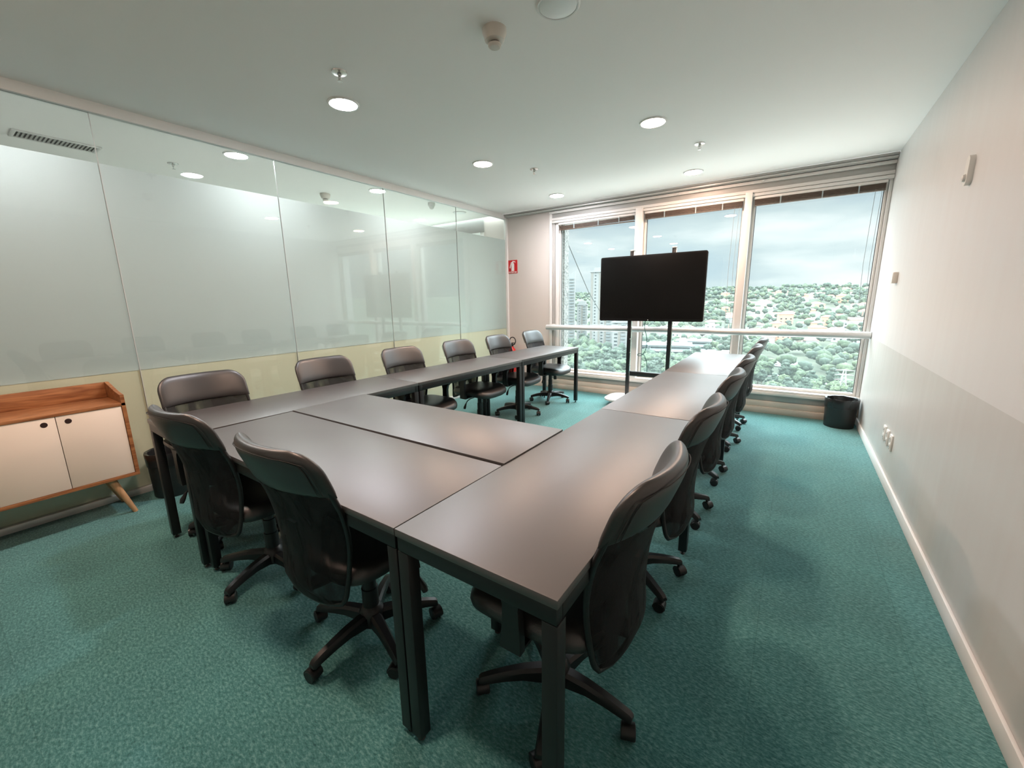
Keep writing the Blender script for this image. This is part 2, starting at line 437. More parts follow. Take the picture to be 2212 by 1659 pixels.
# left jamb with steps
w = struct(MB().box(-3.16, -3.125, YB-0.02, YG+0.05, 0.0, 2.64, 0.003).build('trim_3', M_ALUW))
MB().box(-3.122, -3.085, YB+0.01, YG+0.05, 0.0, 2.60, 0.003).build('jamb_step', M_ALUG, w)
MB().box(-3.082, -3.032, YB+0.035, YG+0.05, 0.0, 2.56, 0.003).build('jamb_step', M_ALUW, w)
w = struct(MB().box(0.642, 0.671, YB+0.03, YG+0.05, 0.285, 2.56, 0.003).build('trim_4', M_ALU))
# head: stepped aluminium cornice between ceiling and glazing
hd = struct(empty('trim_5', (0, YB, 2.5)))
def hbox(n, y0, y1, z0, z1, m, x0=-3.16, x1=0.670, b=0.003):
    MB().box(x0, x1, y0-YB, y1-YB, z0-2.5, z1-2.5, b).build(n, m, hd)
MB().box(-3.958, 0.670, -0.098, -0.004, 0.185, 0.206, 0).build('slot_plate', M_ALUG, hd)
hbox('track_rail', YB-0.075, YB-0.055, 2.664, 2.684, M_ALU, x0=-3.95)
hbox('track_rail', YB-0.035, YB-0.015, 2.660, 2.684, M_ALU, x0=-3.95)
hbox('slot_groove', YB-0.002, YB+0.06, 2.655, 2.70, M_GROOVE)
hbox('head_molding', YB-0.028, YB+0.05, 2.622, 2.654, M_ALUW)
hbox('head_panel', YB+0.004, YB+0.06, 2.566, 2.6215, M_ALUG)
hbox('head_band', YB-0.006, YB+0.06, 2.530, 2.5655, M_ALUW)
hbox('head_groove', YB+0.004, YB+0.06, 2.5245, 2.5295, M_GROOVE)
hbox('head_band', YB-0.014, YB+0.06, 2.492, 2.524, M_ALUW)
MB().box(-3.16, 0.671, YB+0.061, YB+0.30, 2.505, ZC+0.12).build('wall_lintel', M_ALUG, smooth=0)['kind'] = 'structure'
for x_ in (-1.34, -0.44):
    MB().box(x_-0.012, x_+0.012, -0.045, -0.015, 0.128, 0.150, 0.003).build('clip', M_PLASTW, hd)
# sill: aluminium ledge, grey recess, beige upstand
sl = struct(empty('trim_6', (0, YB, 0)))
def sbox(n, y0, y1, z0, z1, m, b=0.003): MB().box(-3.16, 0.670, y0-YB, y1-YB, z0, z1, b).build(n, m, sl)
sbox('sill_ledge', YB-0.035, YG+0.05, 0.262, 0.285, M_ALUW)
sbox('sill_nose', YB-0.045, YB-0.001, 0.226, 0.261, M_ALUW)
sbox('sill_recess', YB-0.015, YB+0.10, 0.150, 0.2255, M_ALUG)
sbox('sill_upstand', YB-0.03, YB+0.10, 0.076, 0.149, M_BEIGE)
sbox('sill_foot', YB-0.042, YB+0.10, 0.0, 0.075, M_BEIGE)
# neighbour room: its own glazing beyond the pier
nb = struct(empty('window_4', (-6.7, YG, 0)))
MB().box(-2.25, 2.25, -0.004, 0.004, 0.3, 2.5).build('window_pane', M_WIN, nb, smooth=0)
for xx in (-2.25, -0.75, 0.75, 2.25):
    MB().box(xx-0.04, xx+0.04, -0.09, 0.05, 0.25, 2.55, 0.004).build('window_frame', M_ALUW, nb)
MB().box(-2.3, 2.3, -0.10, 0.06, 0.0, 0.30, 0.004).build('window_sill', M_BEIGE, nb)
MB().box(-2.3, 2.3, -0.10, 0.20, 2.50, ZC+0.12, 0.004).build('window_head', M_ALUG, nb)

# ---- hand rail across the glazing
rl = empty('hand_rail', (0, YB-0.105, 0.968))
tag(rl, 'round silver grab rail running across all three window bays', 'rail')
MB().tube([(-3.155, 0, 0), (0.668, 0, 0)], 0.038, 20).build('rail_tube', M_RAIL, rl)
for x_ in (-3.10, -1.815, -0.565, 0.60):
    b_ = MB(); b_.tube([(x_, 0.0, -0.012), (x_, 0.07, -0.012)], 0.010, 10)
    if x_ == -3.10: b_.box(x_-0.02, x_+0.05, 0.070, 0.085, -0.05, 0.045, 0.004)
    b_.build('rail_bracket', M_ALUW, rl)

# ---- blinds drawn up to the head, one per bay
BL = ['brown slatted blind drawn up at the head of the leftmost window bay',
      'brown slatted blind drawn up at the head of the middle window bay behind the screen',
      'brown slatted blind drawn up at the head of the rightmost window bay']
for k, (a, b) in enumerate(wx):
    w = tag(empty('window_blind', ((a+b)/2, YB+0.02, 2.5)), BL[k], 'blind', 'drawn-up window blinds')
    hw = (b-a)/2-0.012
    MB().box(-hw, hw, -0.02, 0.012, -0.040, -0.012, 0.003).build('headrail', M_ALUW, w)
    st = MB()
    tilt = 0.014 if k == 0 else 0.0
    for i in range(7):
        z = -0.045-i*0.0075
        st.add([(-hw+0.01, -0.022, z-0.004-tilt), (hw-0.01, -0.022, z-0.004), (hw-0.01, 0.014, z-0.003), (-hw+0.01, 0.014, z-0.003-tilt),
                (-hw+0.01, -0.022, z-tilt), (hw-0.01, -0.022, z), (hw-0.01, 0.014, z+0.001), (-hw+0.01, 0.014, z+0.001-tilt)],
               [(0, 3, 2, 1), (4, 5, 6, 7), (0, 1, 5, 4), (1, 2, 6, 5), (2, 3, 7, 6), (3, 0, 4, 7)])
    st.build('slat_stack', M_BLIND, w, smooth=0)
    MB().box(-hw+0.01, hw-0.01, -0.024, 0.016, -0.110-tilt*0.6, -0.099-tilt*0.6, 0.003).build('bottom_rail', M_BLIND, w)
    for q in (-0.55, 0.1, 0.62):
        MB().box(hw*q-0.006, hw*q+0.006, -0.027, -0.021, -0.112, -0.03).build('ladder_tape', M_CORD, w)
        MB().box(hw*q-0.010, hw*q+0.010, -0.032, -0.022, -0.045, -0.030, 0.002).build('clip', M_PLASTW, w)
    if k == 0:
        MB().tube([(-hw+0.03, -0.012, -0.09), (-hw+0.032, -0.012, -1.9)], 0.006, 8).build('tilt_wand', M_ALUG, w)
    else:
        L = 1.42 if k == 1 else 1.25
        for q in (0.035, 0.085):
            MB().tube([(hw-q, -0.02, -0.09), (hw-q-0.012, -0.02, -0.8), (hw-q+0.004, -0.02, -L-q)], 0.0022, 6).build('pull_cord', M_CORD, w)
        MB().lathe([(0.004, 0.03), (0.008, 0.0), (0.006, -0.03)], (hw-0.04, -0.02, -L-0.06), 8).build('cord_tassel', M_PLASTW, w)

# ================================================================== ceiling fittings
def downlight(x, y, state, label, grp='round ceiling downlights'):
    w = tag(empty('ceiling_downlight', (x, y, ZC)), label, 'ceiling light', grp)
    r = 0.088
    m = {'white': M_LW, 'warm': M_LO, 'off': M_DIM}[state]
    MB().lathe([(r+0.014, 0.0), (r+0.014, -0.003), (r+0.007, -0.0095), (r, -0.0095), (r-0.0005, -0.001)], (0, 0, 0), 40, cap=False).build('trim_ring', M_WHITEP, w)
    MB().lathe([(r-0.001, -0.0015), (r-0.001, -0.0070), (r*0.92, -0.0105), (r*0.5, -0.0135), (0.004, -0.014)], (0, 0, 0), 40).build('diffuser', m, w)
    return w
DLX = (-1.045, -2.68)
downlight(-2.66, 1.92, 'white', 'lit cool-white round downlight, the largest one, below the silver sprinkler')
downlight(-1.045, 3.49, 'warm', 'lit warm-orange round downlight, the biggest warm one, right of the ceiling centre')
downlight(-2.68, 3.46, 'warm', 'lit warm-orange round downlight nearest the glass partition')
downlight(-1.055, 5.05, 'warm', 'lit warm-orange round downlight closest to the window cornice')
downlight(-2.70, 5.03, 'white', 'lit cool-white round downlight above the window pier, smallest in the room')
w = downlight(-1.035, 1.93, 'off', 'unlit round downlight cut off by the top edge of the picture')
# further lamps of the same grid, behind and over the camera
downlight(-2.68, 0.38, 'warm', 'lit warm round downlight over the cabinet end, just outside the picture')
downlight(-1.05, 0.38, 'warm', 'lit warm round downlight above the near table end, outside the picture')
# seen through the clear strip above the film, in the next room
downlight(-4.29, 1.93, 'white', 'lit white downlight in the next room, seen through the clear glass strip at left', 'downlights beyond the glass partition')
downlight(-4.30, 3.47, 'white', 'lit white downlight in the next room, seen above the third film panel', 'downlights beyond the glass partition')
downlight(-4.37, 5.03, 'off', 'unlit downlight in the next room by the window end of the partition', 'downlights beyond the glass partition')
downlight(-4.30, 0.38, 'white', 'lit white downlight glowing through the film at the far left', 'downlights beyond the glass partition')

def sprinkler(x, y, label, drop=0.0):
    w = tag(empty('fire_sprinkler', (x, y, ZC-drop)), label, 'sprinkler', 'ceiling fire sprinklers')
    MB().lathe([(0.044, 0), (0.042, -0.006), (0.020, -0.010), (0.012, -0.004)], (0, 0, 0), 24).build('escutcheon', M_CHROME, w)
    MB().lathe([(0.011, -0.004), (0.011, -0.022), (0.007, -0.026)], (0, 0, 0), 12).build('nozzle', M_CHROME, w)
    b_ = MB()
    for s_ in (-1, 1): b_.tube([(s_*0.008, 0, -0.022), (s_*0.012, 0, -0.034), (s_*0.003, 0, -0.048)], 0.0022, 6)
    b_.lathe([(0.003, -0.026), (0.003, -0.046)], (0, 0, 0), 8)
    b_.build('frame_arms', M_CHROME, w)
    MB().lathe([(0.014, -0.048), (0.014, -0.0505)], (0, 0, 0), 16).build('deflector', M_CHROME, w)
sprinkler(-2.335, 1.675, 'silver fire sprinkler beside the largest cool-white downlight')
sprinkler(-0.84, 4.20, 'silver fire sprinkler between the two right-hand warm downlights')
sprinkler(-2.37, 3.92, 'silver fire sprinkler in the ceiling centre, right of a warm downlight')
sprinkler(-5.0, 1.68, 'fire sprinkler in the next room seen through the clear glass strip')

def detector(x, y, label, s=1.0):
    w = tag(empty('smoke_detector', (x, y, ZC)), label, 'smoke detector', 'smoke detectors')
    MB().lathe([(0.060*s, 0), (0.060*s, -0.020*s), (0.056*s, -0.026*s), (0.048*s, -0.050*s), (0.036*s, -0.058*s)], (0, 0, 0), 30).build('body', M_SMOKE, w)
    MB().lathe([(0.026*s, -0.058*s), (0.026*s, -0.066*s)], (0, 0, 0), 24).build('dark_slot', M_GROOVE, w)
    MB().lathe([(0.034*s, -0.066*s), (0.033*s, -0.074*s), (0.026*s, -0.080*s), (0.004, -0.081*s)], (0, 0, 0), 24).build('sensing_cap', M_SMOKE, w)
detector(-1.375, 1.90, 'ivory stepped smoke detector hanging by the unlit downlight')
detector(-4.93, 3.18, 'white smoke detector in the next room seen through the clear strip')
w = tag(empty('dome_camera', (-4.26, 4.33, ZC)), 'small white dome camera on the ceiling beyond the glass partition', 'camera')
MB().lathe([(0.05, 0), (0.05, -0.03), (0.042, -0.045)], (0, 0, 0), 24).build('housing', M_PLASTW, w)
MB().lathe([(0.036, -0.045), (0.030, -0.068), (0.016, -0.082), (0.003, -0.085)], (0, 0, 0), 20).build('dome', M_PLASTW, w)
w = tag(empty('air_vent', (-5.07, 0.94, ZC)), 'grey louvred air vent in the ceiling beyond the glass at far left', 'vent')
fr = MB()
for s_ in (-1, 1):
    fr.box(s_*0.09-0.012, s_*0.09+0.012, -0.24, 0.24, -0.010, 0, 0.002); fr.box(-0.10, 0.10, s_*0.235-0.012, s_*0.235+0.012, -0.0105, -0.0005, 0.002)
fr.build('frame', M_ALU, w)
MB().box(-0.078, 0.078, -0.222, 0.222, -0.003, -0.001).build('backing', M_GROOVE, w, smooth=0)
for i in range(19):
    MB().box(-0.077, 0.077, -0.212+i*0.0235, -0.200+i*0.0235, -0.009, -0.004).build('louvre', M_ALUG, w, smooth=0)

# ================================================================== things on the walls
w = tag(empty('wall_sensor', (XR, 3.185, 1.995)), 'long white wall sensor high on the right wall, rounded ends', 'sensor')
prof = []
for j in range(24):
    a = 2*PI*j/24
    prof.append((0.030*math.cos(a), (0.042 if math.sin(a) > 0 else -0.042)+0.030*math.sin(a)))
mt = Matrix(((0, 0, -1, 0), (1, 0, 0, 0), (0, 1, 0, 0), (0, 0, 0, 1)))
MB().prism(prof, 0.0, 0.022, mt).build('casing', M_PLASTW, w)
MB().lathe([(0.020, 0.0), (0.016, 0.010), (0.003, 0.014)], (0, 0, 0), 16, Matrix.Translation((-0.022, 0, -0.035)) @ Matrix.Rotation(R(-90), 4, 'Y')).build('lens', M_SHELF, w)
w = tag(empty('wall_thermostat', (XR, 4.70, 1.515)), 'small square thermostat on the right wall near the windows', 'thermostat')
MB().box(-0.030, 0, -0.036, 0.036, -0.045, 0.045, 0.004).build('casing', M_SMOKE, w)
MB().box(-0.034, -0.0305, -0.030, 0.030, -0.040, 0.040, 0.001).build('cover', M_PLASTW, w)
for k, (y_, z_) in enumerate([(4.12, 0.330), (3.995, 0.330), (3.86, 0.330)]):
    w = tag(empty('wall_outlet', (XR, y_, z_)), ['white power outlet low on the right wall, the one nearest the windows',
        'white power outlet low on the right wall, between the other two', 'white power outlet low on the right wall, the one farthest from the windows'][k], 'outlet', 'power outlets on the right wall')
    MB().box(-0.012, 0, -0.037, 0.037, -0.058, 0.058, 0.003).build('cover_plate', M_PLASTW, w)
    for q in (-0.028, 0.028):
        s_ = MB().box(-0.0145, -0.012, -0.020, 0.020, q-0.019, q+0.019, 0.001).build('socket', M_SHELF, w)
        h = MB()
        for d_ in (-0.009, 0, 0.009): h.tube([(-0.0152, d_, q), (-0.0140, d_, q)], 0.0026, 8)
        h.build('contact_hole', M_GROOVE, s_)

# fire extinguisher sign
w = tag(empty('extinguisher_sign', (-3.842, YB-0.004, 1.912)), 'red sign with a white extinguisher symbol on the pier by the glass', 'sign')
MB().box(-0.090, 0.090, 0, 0.0035, -0.104, 0.104, 0.001).build('sign_plate', M_SIGN, w)
pc = MB()
mz = Matrix(((1, 0, 0, 0), (0, 0, -1, 0), (0, 1, 0, 0), (0, 0, 0, 1)))
body = [(-0.024, -0.066), (0.030, -0.066), (0.030, 0.036), (0.026, 0.050), (0.014, 0.060), (0.014, 0.070), (0.046, 0.074), (0.046, 0.058), (0.052, 0.058),
        (0.052, 0.080), (0.014, 0.090), (-0.004, 0.090), (-0.006, 0.060), (-0.020, 0.050), (-0.024, 0.036)]
pc.prism(body, 0.0, 0.0012, mz)
pc.prism([(-0.006, 0.078), (-0.030, 0.072), (-0.042, 0.040), (-0.060, -0.016), (-0.044, -0.020), (-0.030, 0.034), (-0.020, 0.058), (-0.006, 0.066)], 0.0, 0.0012, mz)
pc.build('extinguisher_symbol', M_SIGNW, w, smooth=0)
def text_mesh(txt, size, m, name, parent, loc, rot, ext=0.0006, sx=1.0):
    cu = bpy.data.curves.new(name, 'FONT'); cu.body = txt; cu.size = size; cu.extrude = ext
    cu.align_x = 'CENTER'; cu.align_y = 'CENTER'; cu.offset = size*0.012
    to = bpy.data.objects.new(name, cu); COL.objects.link(to)
    bpy.context.view_layer.update()
    dg = bpy.context.evaluated_depsgraph_get()
    me = bpy.data.meshes.new_from_object(to.evaluated_get(dg))
    bpy.data.objects.remove(to)
    me.materials.clear(); me.materials.append(m)
    o = bpy.data.objects.new(name, me); COL.objects.link(o); o.parent = parent
    o.location = loc; o.rotation_euler = rot; o.scale = (sx, 1, 1)
    return o
text_mesh('EXTINTOR', 0.034, M_SIGNW, 'sign_lettering', w, (0, -0.0008, -0.086), (R(90), 0, 0), sx=0.92)

# fire extinguisher
w = tag(empty('fire_extinguisher', (-3.80, YB-0.115, 0.09)), 'red fire extinguisher with a looped black hose hung on the pier', 'fire extinguisher')
MB().lathe([(0.052, 0), (0.060, 0.012), (0.062, 0.03), (0.062, 0.46), (0.052, 0.50), (0.026, 0.53), (0.020, 0.55)], (0, 0, 0), 28).build('cylinder', M_RED, w)
v = MB(); v.lathe([(0.020, 0.55), (0.022, 0.58), (0.012, 0.60)], (0, 0, 0), 14); v.box(-0.012, 0.060, -0.008, 0.008, 0.60, 0.612, 0.003)
v.box(-0.012, 0.050, -0.007, 0.007, 0.575, 0.585, 0.003); v.build('valve_handle', M_STEEL, w)
MB().tube([(-0.018, 0, 0.58)]+[(0.022+0.058*math.cos(a), -0.02, 0.64+0.062*math.sin(a)) for a in [R(q) for q in range(215, -130, -15)]]+[(-0.045, -0.045, 0.56), (-0.062, -0.05, 0.42), (-0.062, -0.05, 0.25)], 0.008, 8).build('hose', M_STEEL, w)
MB().box(-0.03, 0.03, 0.06, 0.113, 0.30, 0.34, 0.003).build('wall_bracket', M_STEEL, w)

# ================================================================== tables
def table(cx, cy, lx, ly, rz, label, ztop=0.752, legs=True, inset=0.0):
    """desk with black laminate top on a square-tube steel frame"""
    w = tag(empty('meeting_table', (cx, cy, 0), rz), label, 'table', 'black meeting tables')
    hx, hy = lx/2, ly/2
    t0 = ztop-0.024
    MB().box(-hx, hx, -hy, hy, t0, ztop, 0.0016).build('tabletop', M_TOP, w)
    q = 0.042; fz = t0-0.001
    f = MB()
    f.box(-hx+0.004, hx-0.004, -hy+0.004, -hy+0.004+q*0.7, fz-0.045, fz, 0.002)
    f.box(-hx+0.004, hx-0.004, hy-0.004-q*0.7, hy-0.004, fz-0.045, fz, 0.002)
    f.box(-hx+0.004, -hx+0.004+q*0.7, -hy+0.0345, hy-0.0345, fz-0.045, fz, 0.002)
    f.box(hx-0.004-q*0.7, hx-0.004, -hy+0.0345, hy-0.0345, fz-0.045, fz, 0.002)
    f.build('frame', M_STEEL, w)
    for sx in (-1, 1):
        for sy in (-1, 1):
            X, Y = sx*(hx-0.0015-q/2), sy*(hy-0.004-q/2)
            l = MB().box(X-q/2, X+q/2, Y-q/2, Y+q/2, 0.022, fz-0.046, 0.003).build('leg', M_STEEL, w)
            MB().lathe([(0.011, 0.0), (0.013, 0.004), (0.010, 0.008), (0.006, 0.010), (0.006, 0.0215)], (X, Y, 0), 12).build('levelling_foot', M_STEEL, l)
    return w
# right-hand row (towards the window), long side along y
table(-0.623, 1.449, 0.527, 1.534, 0, 'black table at the near right corner, warm light on its top')
table(-0.632, 2.955, 0.522, 1.466, R(0.3), 'second black table of the right-hand row, between near and far ones')
table(-0.652, 4.432, 0.520, 1.480, R(0.9), 'black table of the right-hand row closest to the windows')
# cross row
table(-1.668, 0.949, 1.556, 0.532, 0, 'black table in the front row with two chairs pushed in from the near side')
table(-1.668, 1.475, 1.560, 0.505, R(0.3), 'black table laid inside the corner, its raised top overlapping neighbours', ztop=0.758)
# left-hand row, slightly askew to the room
ROT = -R(1.66)
def lrow(s, off=0.0):     # point s metres along the left row axis
    return (-2.748+off+0.029*s, 0.672+s)
for a, b, l in [(0.0, 1.555, 'black table by the wooden cabinet, first of the left-hand row'),
                (1.559, 3.010, 'second black table of the left-hand row, in the middle'),
                (3.014, 4.350, 'black table of the left-hand row closest to the pier')]:
    m_ = lrow((a+b)/2)
    table(m_[0], m_[1], 0.545, b-a, ROT, l)

# ================================================================== task chair
def back_half_width(z, zt, zb):
    w = 0.185 + 0.045*min(1, max(0, (z-zb)/(0.62*(zt-zb))))
    r = 0.085
    if z > zt-r: w = w-r+math.sqrt(max(0, r*r-(z-(zt-r))**2))
    r = 0.05
    if z < zb+r: w = w-r+math.sqrt(max(0, r*r-((zb+r)-z)**2))
    return w
ZBT, ZBB = 0.965, 0.355
def back_y(z):
    pts = [(0.34, -0.262), (0.40, -0.250), (0.50, -0.240), (0.60, -0.242), (0.70, -0.265), (0.80, -0.302), (0.87, -0.328), (0.92, -0.347), (0.96, -0.362)]
    for (a, ya), (b, yb) in zip(pts[:-1], pts[1:]):
        if z <= b:
            t = (z-a)/(b-a); t = max(0, min(1, t)); return ya+(yb-ya)*t
    return pts[-1][1]
def back_y_s(z):   # smoothed
    return sum(back_y(z+d) for d in (-0.045, -0.03, -0.015, 0, 0.015, 0.03, 0.045))/7
def shell(u, z, off=0.0):
    hw = back_half_width(z, ZBT, ZBB)
    x = u*hw
    return Vector((x, back_y_s(z)+0.055*(x/0.22)**2+off, z))
def pad(z0, z1, T, nx=18, nz=16, toppow=6, wscale=1.0, edge=0.004):
    """closed cushion following the shell between two heights"""
    b = MB()
    F, B = [], []
    for i in range(nz+1):
        t = i/nz
        t2 = 0.5-0.5*math.cos(PI*t) if nz > 6 else t
        z = z0+(z1-z0)*t2
        fz = math.sqrt(max(0, 1-abs(2*t2-1)**toppow))
        rf, rb = [], []
        for j in range(nx+1):
            u = -math.cos(PI*j/nx)
            fu = math.sqrt(max(0, 1-abs(u)**6))
            th = T*fz*fu+edge
            rf.append(shell(u*wscale, z, th/2)); rb.append(shell(u*wscale, z, -th/2))
        F.append(rf); B.append(rb)
    n = nx+1
    vs = [p for r in F for p in r]+[p for r in B for p in r]
    o = len(F)*n; fs = []
    for i in range(nz):
        for j in range(nx):
            fs.append((i*n+j, i*n+j+1, (i+1)*n+j+1, (i+1)*n+j)); fs.append((o+i*n+j, o+(i+1)*n+j, o+(i+1)*n+j+1, o+i*n+j+1))
        fs.append((i*n, (i+1)*n, o+(i+1)*n, o+i*n)); fs.append((i*n+nx, o+i*n+nx, o+(i+1)*n+nx, (i+1)*n+nx))
    for j in range(nx):
        fs.append((j, o+j, o+j+1, j+1)); k = nz*n+j; fs.append((k, k+1, o+k+1, o+k))
    return b.add(vs, fs)

def make_chair():
    w = empty('task_chair')
    # --- back
    pad(0.792, ZBT-0.0005, 0.054, toppow=4, wscale=1.02).build('headband', M_LEATHER, w, smooth=60)
    st = MB()
    for inset in (0.965, 0.90):
        pts = []
        for z in [0.812+0.010*i for i in range(12)]: pts.append(shell(-inset, z, -0.024))
        zt = 0.812+0.010*11
        for i in range(1, 16):
            a = i/16
            z = zt+(ZBT-0.016-zt)*math.sin(PI*a)**0.55
            pts.append(shell(-inset+2*inset*a, min(z, ZBT-0.014), -0.0285 if 0.15 < a < 0.85 else -0.025))
        for z in [0.812+0.010*i for i in range(11, -1, -1)]: pts.append(shell(inset, z, -0.024))
        st.tube(pts, 0.0013, 5)
    # frame ring
    ring = []
    n = 40
    zs = [ZBB+0.02+(ZBT-0.035-ZBB-0.02)*i/n for i in range(n+1)]
    for z in zs: ring.append(shell(0.965, z, 0))
    for i in range(1, 8): ring.append(shell(0.965-1.93*i/8, ZBT-0.03, 0))
    for z in reversed(zs): ring.append(shell(-0.965, z, 0))
    for i in range(1, 8): ring.append(shell(-0.965+1.93*i/8, ZBB+0.012, 0))
    MB().tube(ring, 0.0095, 8, closed=True).build('back_frame', M_PLAST, w, smooth=60)
    # open mesh front panel
    b = MB(); nx, nz = 14, 18; vs = []; fs = []
    for i in range(nz+1):
        z = ZBB+0.015+(0.805-ZBB-0.015)*i/nz
        for j in range(nx+1): vs.append(shell(-0.97+1.94*j/nx, z, 0.010))
    for i in range(nz):
        for j in range(nx): fs.append((i*(nx+1)+j, i*(nx+1)+j+1, (i+1)*(nx+1)+j+1, (i+1)*(nx+1)+j))
    b.add(vs, fs); mesh_panel = b.build('mesh_panel', M_MESH, w, smooth=60)
    b = MB(); v2 = []
    for q, v_ in enumerate(vs):
        u_ = -1+2*(q % (nx+1))/nx; f_ = 1-abs(u_)**5
        zb_ = max(0.0, min(1.0, (v_.z-ZBB)/0.07))
        v2.append(v_+Vector((0, -0.014-(0.020+0.014*max(0.0, min(1.0, (0.76-v_.z)/0.16)))*f_*zb_, 0)))
    vs = v2
    b.add(vs, fs); b.build('rear_cover', M_MESHB, w, smooth=60)
    hb = [c for c in bpy.data.objects if c.parent == w and c.name.startswith('headband')][0]
    st.build('stitching', M_STITCH, hb, smooth=0)
    # L-shaped support bar from the mechanism up the back
    sp = []
    for (y, z, hw_, th) in [(-0.08, 0.385, 0.030, 0.009), (-0.19, 0.382, 0.031, 0.009), (-0.250, 0.392, 0.031, 0.008), (-0.262, 0.44, 0.031, 0.006), (-0.256, 0.56, 0.029, 0.005), (-0.270, 0.66, 0.026, 0.005)]:
        sp.append((y, z, hw_, th))
    rings = []
    for i, (y, z, hw_, th) in enumerate(sp):
        a = sp[max(0, i-1)]; c = sp[min(len(sp)-1, i+1)]
        d = Vector((0, c[0]-a[0], c[1]-a[1])).normalized(); nrm = Vector((0, -d.z, d.y))
        p = Vector((0, y, z))
        rings.append([p+Vector((sx*hw_, 0, 0))+nrm*sz*th for sx, sz in ((-1, -1), (1, -1), (1, 1), (-1, 1))])
    MB().loft(rings).build('back_support', M_PLAST, w, smooth=30)
    # --- seat
    b = MB(); rings = []
    n = 40
    def outline(s, z, dy=0):
        r = []
        for j in range(n):
            a = 2*PI*j/n; c, q = math.cos(a), math.sin(a)
            ex = 2/4.2
            x = 0.240*s*math.copysign(abs(c)**ex, c); y = 0.235*s*math.copysign(abs(q)**ex, q)
            y += 0.012
            dz = 0
            if y > 0.10: dz = -0.030*((y-0.10)/0.15)**2        # waterfall front
            if s < 0.97: dz += 0.012*(abs(x)/0.24)**2-0.004
            r.append((x, y, z+dz))
        return r
    for s, z in [(0.80, 0.414), (0.93, 0.418), (0.985, 0.432), (1.0, 0.450), (0.985, 0.468), (0.93, 0.482), (0.80, 0.4885), (0.55, 0.490), (0.28, 0.488), (0.05, 0.487)]:
        rings.append(outline(s, z))
    b.loft(rings); seat = b.build('seat', M_LEATHER, w, smooth=70)
    b = MB(); b.loft([outline(0.70, 0.402), outline(0.82, 0.404), outline(0.90, 0.412), outline(0.90, 0.419)]).build('seat_shell', M_PLAST, w, smooth=40)
    # --- mechanism, lever, tension knob
    b = MB(); b.box(-0.075, 0.075, -0.12, 0.11, 0.368, 0.402, 0.010); b.build('mechanism', M_PLAST, w)
    b = MB(); b.tube([(0.07, 0.02, 0.385), (0.19, 0.03, 0.383), (0.235, 0.035, 0.372), (0.27, 0.04, 0.345)], 0.0050, 8)
    b.tube([(0.262, 0.039, 0.352), (0.285, 0.042, 0.318), (0.292, 0.043, 0.300)], [0.007, 0.014, 0.011], 8); b.build('height_lever', M_PLAST, w)
    MB().lathe([(0.019, 0.31), (0.023, 0.315), (0.021, 0.355), (0.012, 0.362), (0.012, 0.37)], (0, 0.075, 0), 14).build('tension_knob', M_PLAST, w)
    MB().lathe([(0.048, 0.062), (0.050, 0.118), (0.036, 0.142), (0.033, 0.145), (0.033, 0.225), (0.0285, 0.227), (0.0285, 0.300), (0.024, 0.302), (0.024, 0.369)], (0, 0, 0), 22).build('gas_column', M_PLAST, w)
    # --- armrests
    for s in (-1, 1):
        prof = [(-0.030, 0.398), (0.042, 0.398), (0.036, 0.44), (0.030, 0.50), (0.030, 0.545), (0.040, 0.585), (0.075, 0.615), (0.105, 0.622),
                (-0.085, 0.622), (-0.060, 0.612), (-0.030, 0.580), (-0.024, 0.545), (-0.026, 0.50), (-0.030, 0.44)]
        x0 = s*0.262
        mt_ = Matrix(((0, 0, 1, x0-0.013), (1, 0, 0, 0), (0, 1, 0, 0), (0, 0, 0, 1)))
        b = MB(); b.prism(prof, 0.0, 0.026, mt_)
        b.box(min(s*0.10, x0), max(s*0.10, x0), -0.025, 0.035, 0.392, 0.403, 0.003)
        a_ = b.build('armrest', M_PLAST, w, smooth=30)
        q = MB(); rr = []
        for f, z in [(0.90, 0.6225), (1.0, 0.628), (1.0, 0.638), (0.9, 0.645)]:
            ring_ = []
            for j in range(24):
                a = 2*PI*j/24; c, k = math.cos(a), math.sin(a)
                ring_.append((x0+0.036*f*math.copysign(abs(c)**0.6, c), 0.01+0.125*(1-(1-f)*0.4)*math.copysign(abs(k)**0.6, k), z))
            rr.append(ring_)
        q.loft(rr); q.build('arm_pad', M_PLAST, a_, smooth=50)
    # --- five-star base with casters
    bs = empty('star_base'); bs.parent = w
    for k in range(5):
        a = R(90+72*k)
        ca, sa = math.cos(a), math.sin(a)
        def P(r, t, z): return (r*ca-t*sa, r*sa+t*ca, z)
        rings = []
        for r, hw_, zt, zb in [(0.020, 0.024, 0.118, 0.062), (0.06, 0.024, 0.122, 0.070), (0.12, 0.021, 0.119, 0.078), (0.18, 0.019, 0.109, 0.074), (0.235, 0.0175, 0.096, 0.066), (0.268, 0.0165, 0.086, 0.060), (0.276, 0.014, 0.078, 0.062)]:
            rings.append([P(r, -hw_, zb), P(r, -hw_*1.0, zt-0.012), P(r, -hw_*0.6, zt), P(r, hw_*0.6, zt), P(r, hw_, zt-0.012), P(r, hw_, zb)])
        l = MB().loft(rings).build('base_leg', M_PLAST, bs, smooth=32)
        # caster: hooded twin wheel, swivelled a little
        sw = a+R([20, -35, 60, 10, -50][k])
        cx_, cy_ = 0.262*ca, 0.262*sa
        mt_ = Matrix.Translation((cx_, cy_, 0)) @ Matrix.Rotation(sw, 4, 'Z')
        c = MB()
        c.lathe([(0.006, 0.045), (0.006, 0.066)], (0, 0, 0), 8, mt_)
        hood = []
        for x_ in (-0.021, 0.021):
            hood.append([(x_, -0.012+0.0275*math.cos(t), 0.026+0.0275*math.sin(t)) for t in [R(q) for q in range(-10, 191, 20)]]+[(x_, -0.012-0.008, 0.020)])
        c.loft(hood, True, True, mt_)
